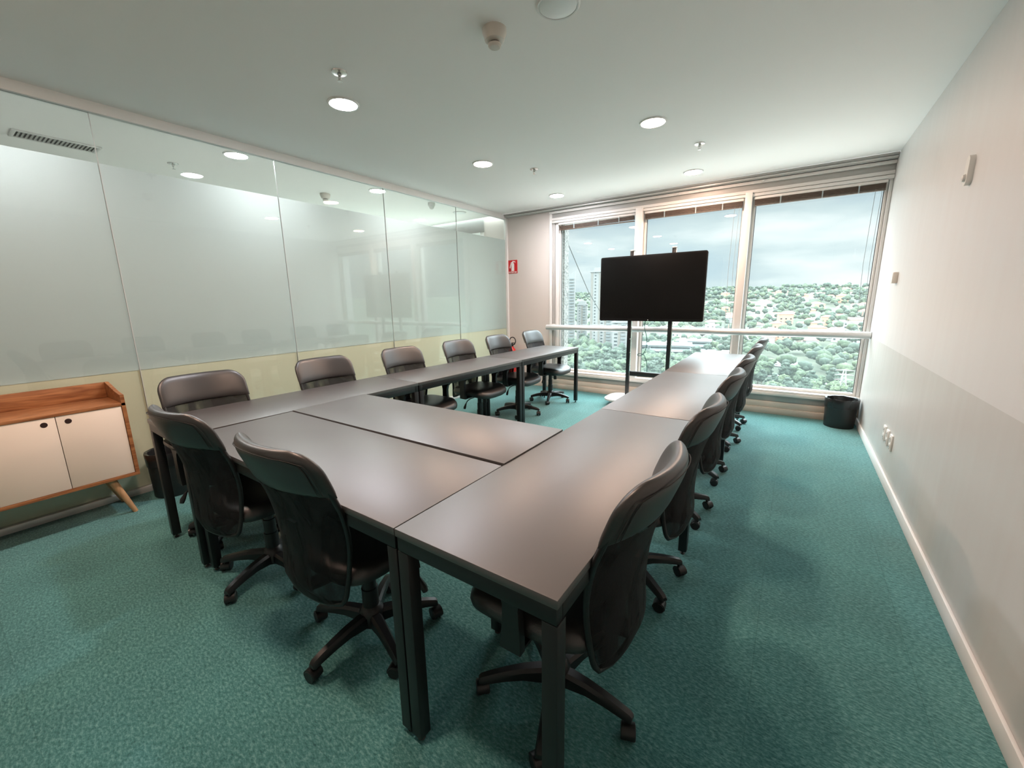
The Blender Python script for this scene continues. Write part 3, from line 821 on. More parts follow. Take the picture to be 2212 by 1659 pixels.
        cst = c.build('caster', M_PLAST, l, smooth=40)
        wh = MB()
        for x_ in (-0.0135, 0.0135):
            mw = mt_ @ Matrix.Translation((x_, -0.012, 0.025)) @ Matrix.Rotation(R(90), 4, 'Y')
            wh.lathe([(0.008, -0.0095), (0.022, -0.0095), (0.025, -0.006), (0.025, 0.006), (0.022, 0.0095), (0.008, 0.0095)], (0, 0, 0), 18, mw)
        # thing > part > sub-part only: wheels join the caster mesh
        bm = bmesh.new(); bm.from_mesh(cst.data)
        me2 = bpy.data.meshes.new('tmp'); wh.bm.normal_update(); bmesh.ops.recalc_face_normals(wh.bm, faces=wh.bm.faces); wh.bm.to_mesh(me2); wh.bm.free(); bm.from_mesh(me2)
        bm.to_mesh(cst.data); bm.free(); bpy.data.meshes.remove(me2)
        cst.data.polygons.foreach_set('use_smooth', [True]*len(cst.data.polygons))
        try: cst.data.set_sharp_from_angle(angle=R(40))
        except Exception: pass
        # legs hang directly under the chair
        l.parent = w
    bpy.data.objects.remove(bs)
    return w
M_MESHB = M_MESH.copy(); M_MESHB.name = 'black_rear_mesh'
for n_ in M_MESHB.node_tree.nodes:
    if n_.type == 'MAP_RANGE': n_.inputs['To Min'].default_value = 0.0; n_.inputs['To Max'].default_value = 0.24
chair0 = make_chair(); index_kids()
def chair(x, y, facing, baserot, label, used=[0]):
    """facing: direction the sitter looks (deg, 0 = +x); baserot: turn of the star base"""
    c = chair0 if not used[0] else copy_tree(chair0)
    used[0] = 1
    c.location = (x, y, 0); c.rotation_euler = (0, 0, R(facing-90))
    tag(c, label, 'chair', 'black task chairs around the tables')
    for ch in (KIDS.get(chair0.name, []) if c is chair0 else [q for q in bpy.data.objects if q.parent == c]):
        if ch.name.startswith('base_leg'):
            ch.rotation_euler = (0, 0, R(baserot-(facing-90)-90))
    return c
CH = []
# front (near) side: facing the windows
CH.append((-1.355, 0.895, 90, 55, 'black task chair on the near side, right-hand one, its back toward the viewer'))
CH.append((-2.150, 0.880, 93, 0, 'black task chair on the near side, left-hand one beside the table leg'))
# right row, facing -x
for (y, br, l) in [(1.085, 0, 'largest black task chair, at the near right table corner'),
                (1.845, 36, 'black task chair on the right-hand row, second from the viewer'),
                (2.650, 36, 'black task chair on the right-hand row, third from the viewer'),
                (3.350, 36, 'black task chair on the right-hand row, fourth from the viewer'),
                (4.180, 30, 'black task chair on the right-hand row, second from the window end'),
                (4.890, 36, 'black task chair on the right-hand row, nearest the windows')]:
    CH.append((-0.575, y, 180, br, l))
# left row, facing +x
for (y, br, l) in [(0.985, 22, 'black task chair by the cabinet, nearest on the partition side'),
                (1.800, 10, 'black task chair on the partition side, second from the cabinet'),
                (2.580, 10, 'black task chair on the partition side, third from the cabinet'),
                (3.360, 10, 'black task chair on the partition side, third from the pier'),
                (4.090, 16, 'black task chair partly hiding the red extinguisher'),
                (4.890, 4, 'black task chair closest to the pier, whole base visible')]:
    CH.append((-2.775+0.016*(y-1), y, 0+(-1.66 if y < 4 else 0), br, l))
for c in CH: chair(*c)

# ================================================================== cabinet at the left
cb = empty('sideboard_cabinet', (-3.775, 0.10, 0))
tag(cb, 'low walnut sideboard with cream doors and splayed legs by the partition', 'sideboard')
X0, X1 = -0.165, 0.175        # back, front (local)
HY = 0.620                    # half length
z0, z1 = 0.262, 0.820
MB().box(X0, X1, -HY, HY, z0, z0+0.020, 0.0015).build('bottom_board', M_WOOD, cb)
MB().box(X0, X1, -HY, HY, 0.748, 0.768, 0.0015).build('top_board', M_WOOD, cb)
for s in (-1, 1):
    # side panels rise above the top and slope up to the back lip
    pr = [(X0, z0+0.0205), (X1, z0+0.0205), (X1, z1), (X1-0.10, z1+0.012), (X0+0.03, z1+0.055), (X0, z1+0.055)]
    y0 = s*HY-(0.020 if s > 0 else 0.0)
    mt_ = Matrix(((1, 0, 0, 0), (0, 0, -1, y0+0.020), (0, 1, 0, 0), (0, 0, 0, 1)))
    MB().prism(pr, 0.0, 0.020, mt_).build('side_panel', M_WOOD, cb, smooth=0)
MB().box(X0, X0+0.016, -HY+0.0205, HY-0.0205, 0.7685, z1+0.055, 0.001).build('back_lip', M_WOOD, cb)
MB().box(X0, X0+0.010, -HY+0.0205, HY-0.0205, z0+0.0205, 0.7475).build('back_board', M_WOOD, cb, smooth=0)
dw = (2*HY-0.042)/4
for k in range(4):
    a = -HY+0.021+k*dw
    d = MB().box(X1-0.022, X1-0.004, a+0.0015, a+dw-0.0015, z0+0.0225, 0.7465, 0.0012).build('door', M_DOOR, cb)
    yk = a+dw-0.050 if k % 2 == 0 else a+0.050
    MB().lathe([(0.0155, 0.0), (0.0155, 0.0012)], (0, 0, 0), 28, Matrix.Translation((X1-0.0044, yk, 0.708)) @ Matrix.Rotation(R(90), 4, 'Y')).build('finger_hole', M_HOLE, d)
MB().box(X0+0.02, X1-0.03, -0.01, 0.01, z0+0.021, 0.747).build('divider', M_WOOD, cb, smooth=0)
for sx, sy in ((1, 1), (-1, 1), (1, -1), (-1, -1)):
    p0 = ((X1-0.045) if sx > 0 else (X0+0.045), sy*(HY-0.14), z0)
    p1 = (p0[0]+sx*0.012, sy*(HY-0.055), 0.0)
    MB().tube([p0, ((p0[0]+p1[0])/2, (p0[1]+p1[1])/2, z0/2), p1], [0.024, 0.019, 0.0135], 18).build('leg', M_LEGWOOD, cb)

# ================================================================== waste bins
def bin_(x, y, label, r=0.142, h=0.30):
    w = tag(empty('waste_bin', (x, y, 0)), label, 'waste bin', 'black waste bins')
    MB().lathe([(r*0.90, 0.0), (r*0.92, 0.006), (r, h), (r+0.004, h), (r+0.004, h-0.012), (r-0.006, h-0.006), (r*0.88, 0.008), (0.004, 0.008)], (0, 0, 0), 40).build('bucket', M_BINB, w)
    rings = []
    rnd = random.Random(int(x*100))
    ns = 48
    ph = [rnd.random()*6 for _ in range(4)]
    def wob(j, amp): return amp*(math.sin(5*2*PI*j/ns+ph[0])+0.6*math.sin(9*2*PI*j/ns+ph[1])+0.5*math.sin(14*2*PI*j/ns+ph[2]))
    for rr, z, am, az in [(r*0.985+0.006, h-0.085, 0.0016, 0.010), (r+0.006, h-0.04, 0.0014, 0.004), (r+0.008, h, 0.0012, 0.002), (r+0.004, h+0.010, 0.002, 0.004), (r-0.012, h+0.006, 0.003, 0.004), (r-0.022, h-0.05, 0.005, 0.0), (r-0.035, h-0.15, 0.006, 0.0)]:
        rings.append([((rr+wob(j, am))*math.cos(2*PI*j/ns), (rr+wob(j, am))*math.sin(2*PI*j/ns), z+wob(j+5, az*0.4)) for j in range(ns)])
    MB().loft(rings, cap=False).build('bin_liner', M_BAG, w, smooth=60)
bin_(0.505, 5.46, 'black waste bin with a liner in the corner by the right wall')
bin_(-3.775, 0.93, 'black waste bin with a liner between sideboard and first left table', 0.13, 0.33)

# ================================================================== television on its trolley
TVY = 5.20
tv = tag(empty('television', (-1.506, TVY, 1.10)), 'large black flat television, switched off, in front of the windows', 'television')
prof = []
def rrect(x0, x1, y0, y1, r, n=6):
    p = []
    for cx_, cy_, a0 in ((x1-r, y1-r, 0), (x0+r, y1-r, 90), (x0+r, y0+r, 180), (x1-r, y0+r, 270)):
        for i in range(n+1):
            a = R(a0+90*i/n); p.append((cx_+r*math.cos(a), cy_+r*math.sin(a)))
    return p
mv = Matrix(((1, 0, 0, 0), (0, 0, 1, 0), (0, 1, 0, 0), (0, 0, 0, 1)))
MB().prism(rrect(-0.634, 0.634, 0.0, 0.800, 0.022), 0.0, 0.035, mv).build('casing', M_BEZEL, tv, smooth=30)
MB().box(-0.617, 0.617, -0.0012, 0.0, 0.032, 0.783).build('screen', M_SCREEN, tv, smooth=0)
MB().box(-0.42, 0.42, 0.035, 0.060, 0.12, 0.62, 0.01).build('rear_housing', M_BEZEL, tv)
MB().lathe([(0.006, 0), (0.006, 0.001)], (0, 0, 0), 12, Matrix.Translation((0.0, -0.0004, 0.016)) @ Matrix.Rotation(R(90), 4, 'X')).build('power_light', M_SHELF, tv)
ts = tag(empty('television_stand', (-1.506, TVY+0.085, 0)), 'black two-post rolling stand carrying the television, crossbar low down', 'stand')
for s in (-1, 1):
    x_ = s*0.252
    p_ = MB().box(x_-0.024, x_+0.018, -0.022, 0.022, 0.060, 1.955, 0.003).build('post', M_STEEL, ts)
    MB().box(x_+0.0185, x_+0.027, -0.016, 0.016, 0.42, 1.955, 0.001).build('chrome_edge', M_CHROME, p_)
    MB().box(x_-0.026, x_+0.028, -0.024, 0.024, 1.956, 1.975, 0.004).build('post_cap', M_CHROME, p_)
    for zz in (0.52, 0.68, 0.86):
        MB().box(x_+0.012 if s < 0 else x_-0.034, x_+0.036 if s < 0 else x_-0.020, -0.026, -0.018, zz, zz+0.008, 0.001).build('cable_clip', M_CHROME, p_)
    MB().box(x_-0.020, x_+0.020, -0.048, -0.0225, 1.25, 1.80, 0.003).build('mounting_arm', M_STEEL, p_)
MB().box(-0.224, 0.224, -0.018, 0.018, 0.380, 0.440, 0.003).build('crossbar', M_STEEL, ts)
MB().prism(rrect(-0.50, 0.50, -0.30, 0.18, 0.16, 10), 0.070, 0.092).build('base_plate', M_SHELF, ts, smooth=30)
MB().prism(rrect(-0.40, 0.40, -0.24, 0.12, 0.10, 8), 0.052, 0.0695).build('base_rim', M_STEEL, ts, smooth=30)
for sx in (-1, 1):
    for y_ in (-0.20, 0.08):
        c = MB(); c.lathe([(0.008, 0.04), (0.008, 0.052)], (sx*0.34, y_, 0), 8)
        for d_ in (-0.012, 0.012):
            c.lathe([(0.006, -0.008), (0.020, -0.008), (0.022, 0), (0.020, 0.008), (0.006, 0.008)], (0, 0, 0), 16, Matrix.Translation((sx*0.34+d_, y_, 0.0225)) @ Matrix.Rotation(R(90), 4, 'Y'))
        c.box(sx*0.34-0.022, sx*0.34+0.022, y_-0.012, y_+0.012, 0.030, 0.046, 0.004)
        c.build('caster', M_PLAST, ts)
# hanging cable with its loop
cbp = [(-1.535, TVY+0.03, 1.14), (-1.552, TVY+0.035, 1.06), (-1.552, TVY+0.035, 1.00), (-1.522, TVY+0.03, 0.93), (-1.512, TVY+0.03, 0.84), (-1.515, TVY+0.03, 0.76), (-1.545, TVY+0.03, 0.69),
       (-1.585, TVY+0.035, 0.655), (-1.625, TVY+0.04, 0.655), (-1.630, TVY+0.05, 0.675), (-1.595, TVY+0.06, 0.685), (-1.552, TVY+0.06, 0.675), (-1.522, TVY+0.06, 0.62), (-1.505, TVY+0.06, 0.54), (-1.500, TVY+0.06, 0.45)]
def smooth_path(p, it=2):
    p = [Vector(q) for q in p]
    for _ in range(it):
        q = [p[0]]
        for a, b in zip(p[:-1], p[1:]): q += [a*0.75+b*0.25, a*0.25+b*0.75]
        q.append(p[-1]); p = q
    return p
w = tag(MB().tube(smooth_path(cbp), 0.0042, 8).build('power_cable', M_TEALCABLE), 'dark green cable looping down between the posts of the television stand', 'cable')
cc = []
rnd = random.Random(3)
for i in range(34):
    a = i*0.9
    cc.append((-1.62+0.09*math.cos(a)+0.01*i*0.3, TVY+0.06+0.05*math.sin(a*1.3), 0.10+0.05*abs(math.sin(a*0.7))+0.002*i))
w = tag(MB().tube(smooth_path(cc, 2), 0.0040, 6).build('cable_tangle', M_STEEL), 'tangled black cords lying on the base of the television stand', 'cable')

# ================================================================== the world outside the windows
def polar(az, d): return (d*math.sin(R(az)), d*math.cos(R(az)))
def ground_z(x, y):
    d = math.hypot(x, y); az = math.degrees(math.atan2(x, y))
    n = noise.noise(Vector((x*0.006, y*0.006, 0.3)))*7+noise.noise(Vector((x*0.02, y*0.02, 4.0)))*1.6
    # right: a built-up hillside climbing from 420 m; left: valley and a wooded ridge farther off
    t = max(0.0, min(1.0, (d-430)/700.0)); right = -47.0+58.0*t
    tl = max(0.0, min(1.0, (d-800)/750.0)); left = -47.0+58.0*tl*tl*(3-2*tl)
    k = max(0.0, min(1.0, (az+19.0)/8.0)); k = k*k*(3-2*k)
    amp = min(1.0, max(0.0, (d-380)/300.0))
    far = max(0.0, d-1600)*0.03
    return left*(1-k)+right*k+n*amp-far
m_ground = mat('grass_soil_and_shade', (0.022, 0.034, 0.017), 0.95, col2=(0.045, 0.050, 0.030), vscale=0.035)  # grass and soil tone darkened so gaps between trees read as shade
g = MB(); vs = []; fs = []
AZ = [-75+1.5*i for i in range(91)]; DS = [30, 120, 200, 260, 330, 400, 440, 480, 520, 570, 620, 680, 740, 800, 870, 940, 1010, 1080, 1150, 1230, 1320, 1430, 1560, 1750, 2200, 3500]
for a in AZ:
    for d in DS:
        x, y = polar(a, d); vs.append((x, y, ground_z(x, y)))
for i in range(len(AZ)-1):
    for j in range(len(DS)-1):
        p = i*len(DS)+j; fs.append((p, p+len(DS), p+len(DS)+1, p+1))
g.add(vs, fs); o = g.build('ground', m_ground, smooth=180); struct(o)

M_TREE = [mat('foliage_mid_green', (0.013, 0.024, 0.013), 0.9, col2=(0.048, 0.070, 0.034), vscale=1.1),
          mat('foliage_light_green', (0.021, 0.034, 0.017), 0.9, col2=(0.068, 0.090, 0.042), vscale=1.0),
          mat('foliage_dark_green', (0.01, 0.018, 0.013), 0.9, col2=(0.032, 0.050, 0.032), vscale=1.2)]
M_TRUNK = mat('tree_bark', (0.12, 0.09, 0.065), 0.9)
_ico = {}
def ico(sub):
    if sub in _ico: return _ico[sub]
    b = bmesh.new(); bmesh.ops.create_icosphere(b, subdivisions=sub, radius=1.0)
    b.verts.index_update()
    _ico[sub] = ([v.co.copy() for v in b.verts], [[v.index for v in f.verts] for f in b.faces]); b.free()
    return _ico[sub]
def blob(mb, c, r, sub, seed, sq=0.8, amp=0.42):
    vs, fs = ico(sub)
    out_ = []
    for v in vs:
        k = 1+amp*noise.noise(v*1.7+Vector((seed*3.1, seed, 0)))+amp*0.9*noise.noise(v*4.3+Vector((0, seed*2.3, 9)))+amp*0.8*noise.noise(v*9.0+Vector((seed, 5, seed*1.3)))
        out_.append((c[0]+v.x*r*k, c[1]+v.y*r*k, c[2]+v.z*r*k*sq))
    mb.add(out_, fs)
def tree_proto(i, name, m, spread, h):
    rnd = random.Random(i*17+5)
    w = empty(name)
    c = MB()
    blob(c, (0, 0, h*0.62), spread*0.78, 3, i+0.5, 0.85)
    for k in range(13):
        a = k*2.4+rnd.random(); q = spread*(0.35+0.42*rnd.random())
        blob(c, (q*math.cos(a), q*math.sin(a), h*(0.50+0.38*rnd.random())), spread*(0.24+0.17*rnd.random()), 3, i*7+k, 0.8)
    blob(c, (0.1*spread, 0, h*0.86), spread*0.40, 3, i+33, 0.75)
    c.build('foliage', m, w, smooth=180)
    MB().tube([(0, 0, -1.5), (0.1, 0, h*0.25), (0, 0.1, h*0.5)], [spread*0.07, spread*0.05, spread*0.03], 7).build('trunk', M_TRUNK, w)
    return w
P1 = tree_proto(1, 'broadleaf_tree', M_TREE[0], 5.2, 12.5)
P2 = tree_proto(2, 'broadleaf_tree', M_TREE[1], 4.6, 10.5)
P3 = tree_proto(3, 'eucalyptus_tree', M_TREE[2], 3.9, 15.5)
protos = [P1, P2, P3]
for p in protos: KIDS[p.name] = list(p.children)

# ---- buildings first, so that trees keep clear of them
M_WIN2 = mat('distant_window_glass', (0.02, 0.024, 0.028), 0.3)
M_TW = mat('tower_white_render', (0.157, 0.157, 0.152), 0.8)
M_TB = mat('tower_beige_stripe', (0.12, 0.105, 0.091), 0.8)
M_TG = mat('tower_grey_balcony', (0.113, 0.124, 0.127), 0.7)
blocked = []
def tower(name, az, d, w_, dep, top, base, rot, label, cols, floors, stripes, top_kind):
    x, y = polar(az, d)
    blocked.append((x, y, max(w_, dep)*0.62))
    t = tag(empty(name, (x, y, base), rot), label, 'building')
    H = top-base
    b = MB(); b.box(-w_/2, w_/2, -dep/2, dep/2, 0, H)
    if top_kind == 'slant':
        b.add([(-w_/2, -dep/2, H), (w_/2, -dep/2, H), (w_/2, -dep/2, H+5.5), (-w_/2, dep/2, H), (w_/2, dep/2, H), (w_/2, dep/2, H+5.5)],
              [(0, 1, 2), (3, 5, 4), (0, 2, 5, 3), (1, 4, 5, 2)])
    b.build('walls', M_TW, t, smooth=0)
    if top_kind == 'crown':
        c = MB(); c.box(-w_*0.38, w_*0.38, -dep*0.38, dep*0.38, H, H+3.0); c.box(-w_*0.54, w_*0.54, -dep*0.54, dep*0.54, H-1.2, H-0.2)
        c.build('crown', M_TW, t, smooth=0)
    for u in stripes:
        MB().box(u*w_-0.9, u*w_+0.9, -dep/2-0.35, -dep/2+0.1, 0, H-1.5).build('pilaster', M_TB, t, smooth=0)
    fh = H/floors
    n_ = 0
    for f in range(floors-1, -1, -1):
        for u, ww, kind in cols:
            if n_ >= 98: break
            n_ += 1
            z = f*fh+fh*0.30
            if kind == 'b':
                MB().box(u*w_-ww/2, u*w_+ww/2, -dep/2-1.0, -dep/2+0.05, z-0.6, z+0.55).build('balcony', M_TG, t, smooth=0)
            else:
                MB().box(u*w_-ww/2, u*w_+ww/2, -dep/2-0.12, -dep/2+0.05, z, z+fh*0.42).build('window', M_WIN2, t, smooth=0)
    return t
tower('apartment_tower', -26.35, 420, 9.5, 16, 22.5, -46, R(24), 'slim white apartment tower with a slanted top, beside the granite column', [(-0.28, 1.3, 'w'), (0.16, 4.2, 'b')], 24, [], 'slant')
tower('apartment_tower', -21.9, 385, 21, 22, 25.0, -46, R(16), 'tall cream apartment tower half hidden by the television', [(-0.30, 1.2, 'w'), (0.0, 1.8, 'w'), (0.28, 3.6, 'b')], 26, [-0.44, -0.12, 0.14], 'crown')
tower('apartment_block', -24.7, 450, 10.5, 14, -4.0, -46, R(22), 'lower cream apartment block between the two tall towers', [(-0.25, 1.1, 'w'), (0.22, 2.6, 'b')], 15, [0.0], 'crown')
tower('apartment_block', -19.1, 350, 17, 16, -17.0, -46, R(14), 'white block with grey balconies standing in the trees below the television', [(-0.34, 2.4, 'w'), (0.0, 3.2, 'b'), (0.32, 2.4, 'w')], 10, [-0.18], 'crown')

M_WALLS = [mat('house_wall_white', (0.241, 0.238, 0.232), 0.8), mat('house_wall_cream', (0.277, 0.238, 0.198), 0.8), mat('house_wall_salmon', (0.44, 0.20, 0.13), 0.8), mat('house_wall_grey', (0.218, 0.222, 0.222), 0.8)]
M_ROOFS = [mat('clay_tile_roof', (0.42, 0.150, 0.085), 0.85, var=0.25, vscale=0.6), mat('pale_tile_roof', (0.46, 0.25, 0.17), 0.85, var=0.15, vscale=0.6), mat('white_flat_roof', (0.285, 0.285, 0.282), 0.8)]
def house_proto(i, w_, d_, h_, wall, roof, kind):
    t = empty('house')
    MB().box(-w_/2, w_/2, -d_/2, d_/2, -4, h_).build('walls', wall, t, smooth=0)
    o_ = 0.5; r_ = MB()
    if kind == 'hip':
        x, y, z = w_/2+o_, d_/2+o_, h_
        k = max(0.2, w_/2-d_/2*0.8)
        r_.add([(-x, -y, z), (x, -y, z), (x, y, z), (-x, y, z), (-k, 0, z+2.4), (k, 0, z+2.4)], [(0, 1, 5, 4), (1, 2, 5), (2, 3, 4, 5), (3, 0, 4), (0, 3, 2, 1)])
    elif kind == 'gable':
        x, y, z = w_/2+o_, d_/2+o_, h_
        r_.add([(-x, -y, z), (x, -y, z), (x, y, z), (-x, y, z), (-x, 0, z+2.3), (x, 0, z+2.3)], [(0, 1, 5, 4), (2, 3, 4, 5), (1, 2, 5), (3, 0, 4), (0, 3, 2, 1)])
    else:
        r_.box(-w_/2-0.3, w_/2+0.3, -d_/2-0.3, d_/2+0.3, h_, h_+0.5); r_.box(-w_*0.2, w_*0.15, -d_*0.2, d_*0.2, h_+0.5, h_+2.2)
    r_.build('roof', roof, t, smooth=0)
    nf = max(1, int(h_/3.1))
    for f in range(nf):
        for q in range(max(2, int(w_/4))):
            x = -w_/2+w_*(q+0.5)/max(2, int(w_/4))
            MB().box(x-0.75, x+0.75, -d_/2-0.08, -d_/2+0.02, f*3.1+0.9, f*3.1+2.3).build('window', M_WIN2, t, smooth=0)
    return t
HP = [house_proto(0, 13, 9, 5.5, M_WALLS[0], M_ROOFS[0], 'hip'), house_proto(1, 11, 9, 6.0, M_WALLS[1], M_ROOFS[1], 'gable'),
      house_proto(2, 15, 9, 4.0, M_WALLS[0], M_ROOFS[1], 'hip'), house_proto(3, 12, 10, 9.0, M_WALLS[2], M_ROOFS[0], 'hip'),
      house_proto(4, 14, 9, 6.5, M_WALLS[0], M_ROOFS[2], 'flat'), house_proto(5, 10, 8, 5.0, M_WALLS[3], M_ROOFS[0], 'gable')]
HL = ['white clay-roofed house on the hillside', 'cream gabled house on the hillside', 'long low white house on the hillside',
      'tall salmon house on the hillside', 'white flat-roofed house on the hillside', 'small grey house on the hillside']
HG = ['white clay-roofed hillside houses', 'cream gabled hillside houses', 'long low hillside houses', 'salmon hillside houses', 'white flat-roofed hillside houses', 'small grey hillside houses']
index_kids()
used_h = [0]*6
def zone_h(az, d):
    h = 'left of the right mullion' if az < -5.9 else ('in the rightmost bay left part' if az < 0.5 else 'in the rightmost bay right part')
    v = 'low on the hill' if d < 600 else ('halfway up the hill' if d < 850 else 'near the ridge')
    return (v+' '+h)
def copy_house(o, far_):
    c = o.copy(); COL.objects.link(c)
    for ch in KIDS[o.name]:
        if far_ and ch.name.startswith('window'): continue
        q = ch.copy(); COL.objects.link(q); q.parent = c
    return c
def place_house(k, az, d, rot, sc=1.0, label=None, group=None):
    x, y = polar(az, d)
    if any((x-a)**2+(y-b)**2 < (c+7)**2 for a, b, c in blocked): return None
    h = HP[k] if not used_h[k] else copy_house(HP[k], d > 640)
    used_h[k] = 1
    h.location = (x, y, ground_z(x, y)+0.6); h.rotation_euler = (0, 0, rot); h.scale = (sc, sc, sc)
    blocked.append((x, y, 7.5*sc))
    tag(h, label or HL[k].replace('on the hillside', zone_h(az, d)), 'house', group or HG[k].replace('hillside ', '')+' '+zone_h(az, d))
    return h
# the row of four white town houses
for i, a in enumerate((1.9, 2.75, 3.75, 4.55)):
    place_house(4, a, 700, R(2), 0.72, ['leftmost of the four white town houses in a row on the hill', 'second from the left of the four white town houses on the hill',
                'third from the left of the four white town houses on the hill', 'rightmost of the four white town houses in a row on the hill'][i], 'row of white town houses')
place_house(3, -0.9, 610, R(12), 1.25, 'largest salmon block low on the hill, left of the pink one', 'salmon blocks low on the hill')
place_house(3, 2.2, 560, R(-10), 0.9, 'pink low block just above the grab rail, right part of the view', 'salmon blocks low on the hill')
rnd = random.Random(11)
for d0, d1, n_ in ((445, 560, 50), (560, 700, 62), (700, 880, 62), (880, 1120, 80)):
    for i in range(n_):
        az = rnd.uniform(-13, 11); d = rnd.uniform(d0, d1)
        k = rnd.choice([0, 0, 1, 1, 2, 2, 3, 4, 5])
        place_house(k, az, d, R(-az+rnd.uniform(-30, 30)), rnd.uniform(0.75, 1.1))
# rows of identical white-roofed terraces, hill left of the right mullion
for r_ in range(4):
    for i in range(8):
        place_house(4, -6.6+0.62*i+0.25*r_, 600+28*r_+i*7, R(25), 0.62, 'white terraced house in the sloping rows left of the right mullion', 'sloping rows of white terraced houses')
# industrial sheds beyond the woodland
M_SHED = mat('shed_metal_cladding', (0.23, 0.261, 0.277), 0.5)
M_SHEDR = mat('shed_white_roof', (0.293, 0.309, 0.314), 0.5)
def shed(az, d, w_, dp, h_, rot, label):
    x, y = polar(az, d)
    for q in (-0.32, 0, 0.32):
        cx_, cy_ = x+q*w_*math.cos(rot), y+q*w_*math.sin(rot)
        blocked.append((cx_, cy_, w_*0.22)); blocked.append((cx_-7*math.sin(R(az)), cy_-7*math.cos(R(az)), w_*0.18+4)); blocked.append((cx_-22*math.sin(R(az)), cy_-22*math.cos(R(az)), 6))
    t = tag(empty('industrial_shed', (x, y, -47.0), rot), label, 'warehouse')
    MB().box(-w_/2, w_/2, -dp/2, dp/2, -1, h_).build('walls', M_SHED, t, smooth=0)
    r_ = MB(); r_.box(-w_/2-1.2, w_/2+1.2, -dp/2-1.6, dp/2+0.4, h_, h_+0.7)
    for i in range(3):
        a = -w_/2+w_*(i+0.15)/3
        r_.box(a, a+w_*0.2, -dp*0.2, dp*0.25, h_+0.7, h_+1.9)
    r_.build('roof', M_SHEDR, t, smooth=0)
    nb_ = max(2, int(h_/3.2))
    for i in range(nb_):
        zz = h_*(i+0.35)/nb_
        MB().box(-w_/2+0.5, w_/2-0.5, -dp/2-0.15, -dp/2, zz, zz+1.1).build('window_band', M_WIN2, t, smooth=0)
        MB().box(-w_/2-0.6, w_/2+0.6, -dp/2-0.9, -dp/2-0.16, zz+1.6, zz+2.0).build('canopy', M_SHEDR, t, smooth=0)
shed(-13.2, 352, 30, 20, 11.5, R(12), 'long pale blue three-level industrial building right of the television stand')
shed(-8.2, 345, 30, 16, 6.5, R(6), 'low pale blue industrial building behind the far end of the right-hand tables')
shed(-10.4, 392, 26, 14, 11, R(8), 'white roofed hall behind the low pale blue industrial building')
shed(-17.6, 372, 22, 16, 9, R(14), 'pale industrial hall between the television stand posts')
# pale surface added below the windows, out of view, to bounce daylight onto the ceiling
g = MB(); vs = []; fs = []
for a in AZ:
    for d in (6, 60, 110, 160):
        x, y = polar(a, d); vs.append((x, y, -46.6))
for i in range(len(AZ)-1):
    for j in range(3):
        p = i*4+j; fs.append((p, p+4, p+5, p+1))
g.add(vs, fs); struct(g.build('ground_bounce_surface', mat('pale_light_bounce', (0.31, 0.285, 0.26), 0.9), smooth=0))
# road, car park and cars
M_ROAD = mat('asphalt', (0.074, 0.074, 0.074), 0.9)
def strip(name, pts, wd, m, label, cat):
    b = MB(); vs = []
    for i, (x, y) in enumerate(pts):
        x2, y2 = pts[min(i+1, len(pts)-1)]; x1, y1 = pts[max(i-1, 0)]
        dx, dy = x2-x1, y2-y1; L = math.hypot(dx, dy); nx_, ny_ = -dy/L*wd/2, dx/L*wd/2
        vs += [(x+nx_, y+ny_, 0), (x-nx_, y-ny_, 0)]
    vs = [(a, b_, ground_z(a, b_)+0.5) for a, b_, _ in vs]
    b.add(vs, [(2*i, 2*i+1, 2*i+3, 2*i+2) for i in range(len(pts)-1)])
    return struct(b.build(name, m, smooth=0))
road = [polar(a, d) for a, d in [(-16, 318), (-12, 312), (-8, 306), (-4, 299), (0, 292), (3, 286), (6, 278), (10, 268), (16, 255)]]
strip('trim_7', road, 13, M_ROAD, '', '')
park = [polar(a, d) for a, d in [(-6, 352), (-3.5, 350), (-1, 348), (1.2, 345)]]
strip('trim_8', park, 30, M_ROAD, '', '')
M_CARS = [mat('car_paint_white', (0.8, 0.8, 0.8), 0.3), mat('car_paint_silver', (0.5, 0.51, 0.52), 0.3), mat('car_paint_dark', (0.07, 0.075, 0.08), 0.3)]
rnd = random.Random(5)
car_pts = []
for i in range(16):
    a = rnd.uniform(-6, 8); j = (a+16)/32.0
    d = 299-(a+4)*1.95+rnd.choice([-3.2, 3.2]); car_pts.append((a, d, 90))
for i in range(14): car_pts.append((-5.4+0.46*i, 350+rnd.choice([-8, 8]), 10))
for i, (a, d, r_) in enumerate(car_pts):
    x, y = polar(a, d)
    if any((x-p)**2+(y-q)**2 < 22 for p, q in [c_[:2] for c_ in blocked if len(c_) > 3]): continue
    ci = i % 3
    w = empty('car', (x, y, ground_z(x, y)+0.55), R(r_-a))
    on_road = r_ == 90
    tag(w, ['white', 'silver', 'dark'][ci]+(' car driving on the road below the right window' if on_road else ' car standing in the car park beyond the road'), 'car',
        ['white', 'silver', 'dark'][ci]+(' cars on the road' if on_road else ' cars in the car park'))
    MB().box(-0.85, 0.85, -2.1, 2.1, 0.3, 0.95, 0.15).build('body', M_CARS[ci], w)
    MB().box(-0.72, 0.72, -1.1, 1.0, 0.951, 1.45, 0.2).build('cabin', M_WIN2, w)
    blocked.append((x, y, 3.0, 1))
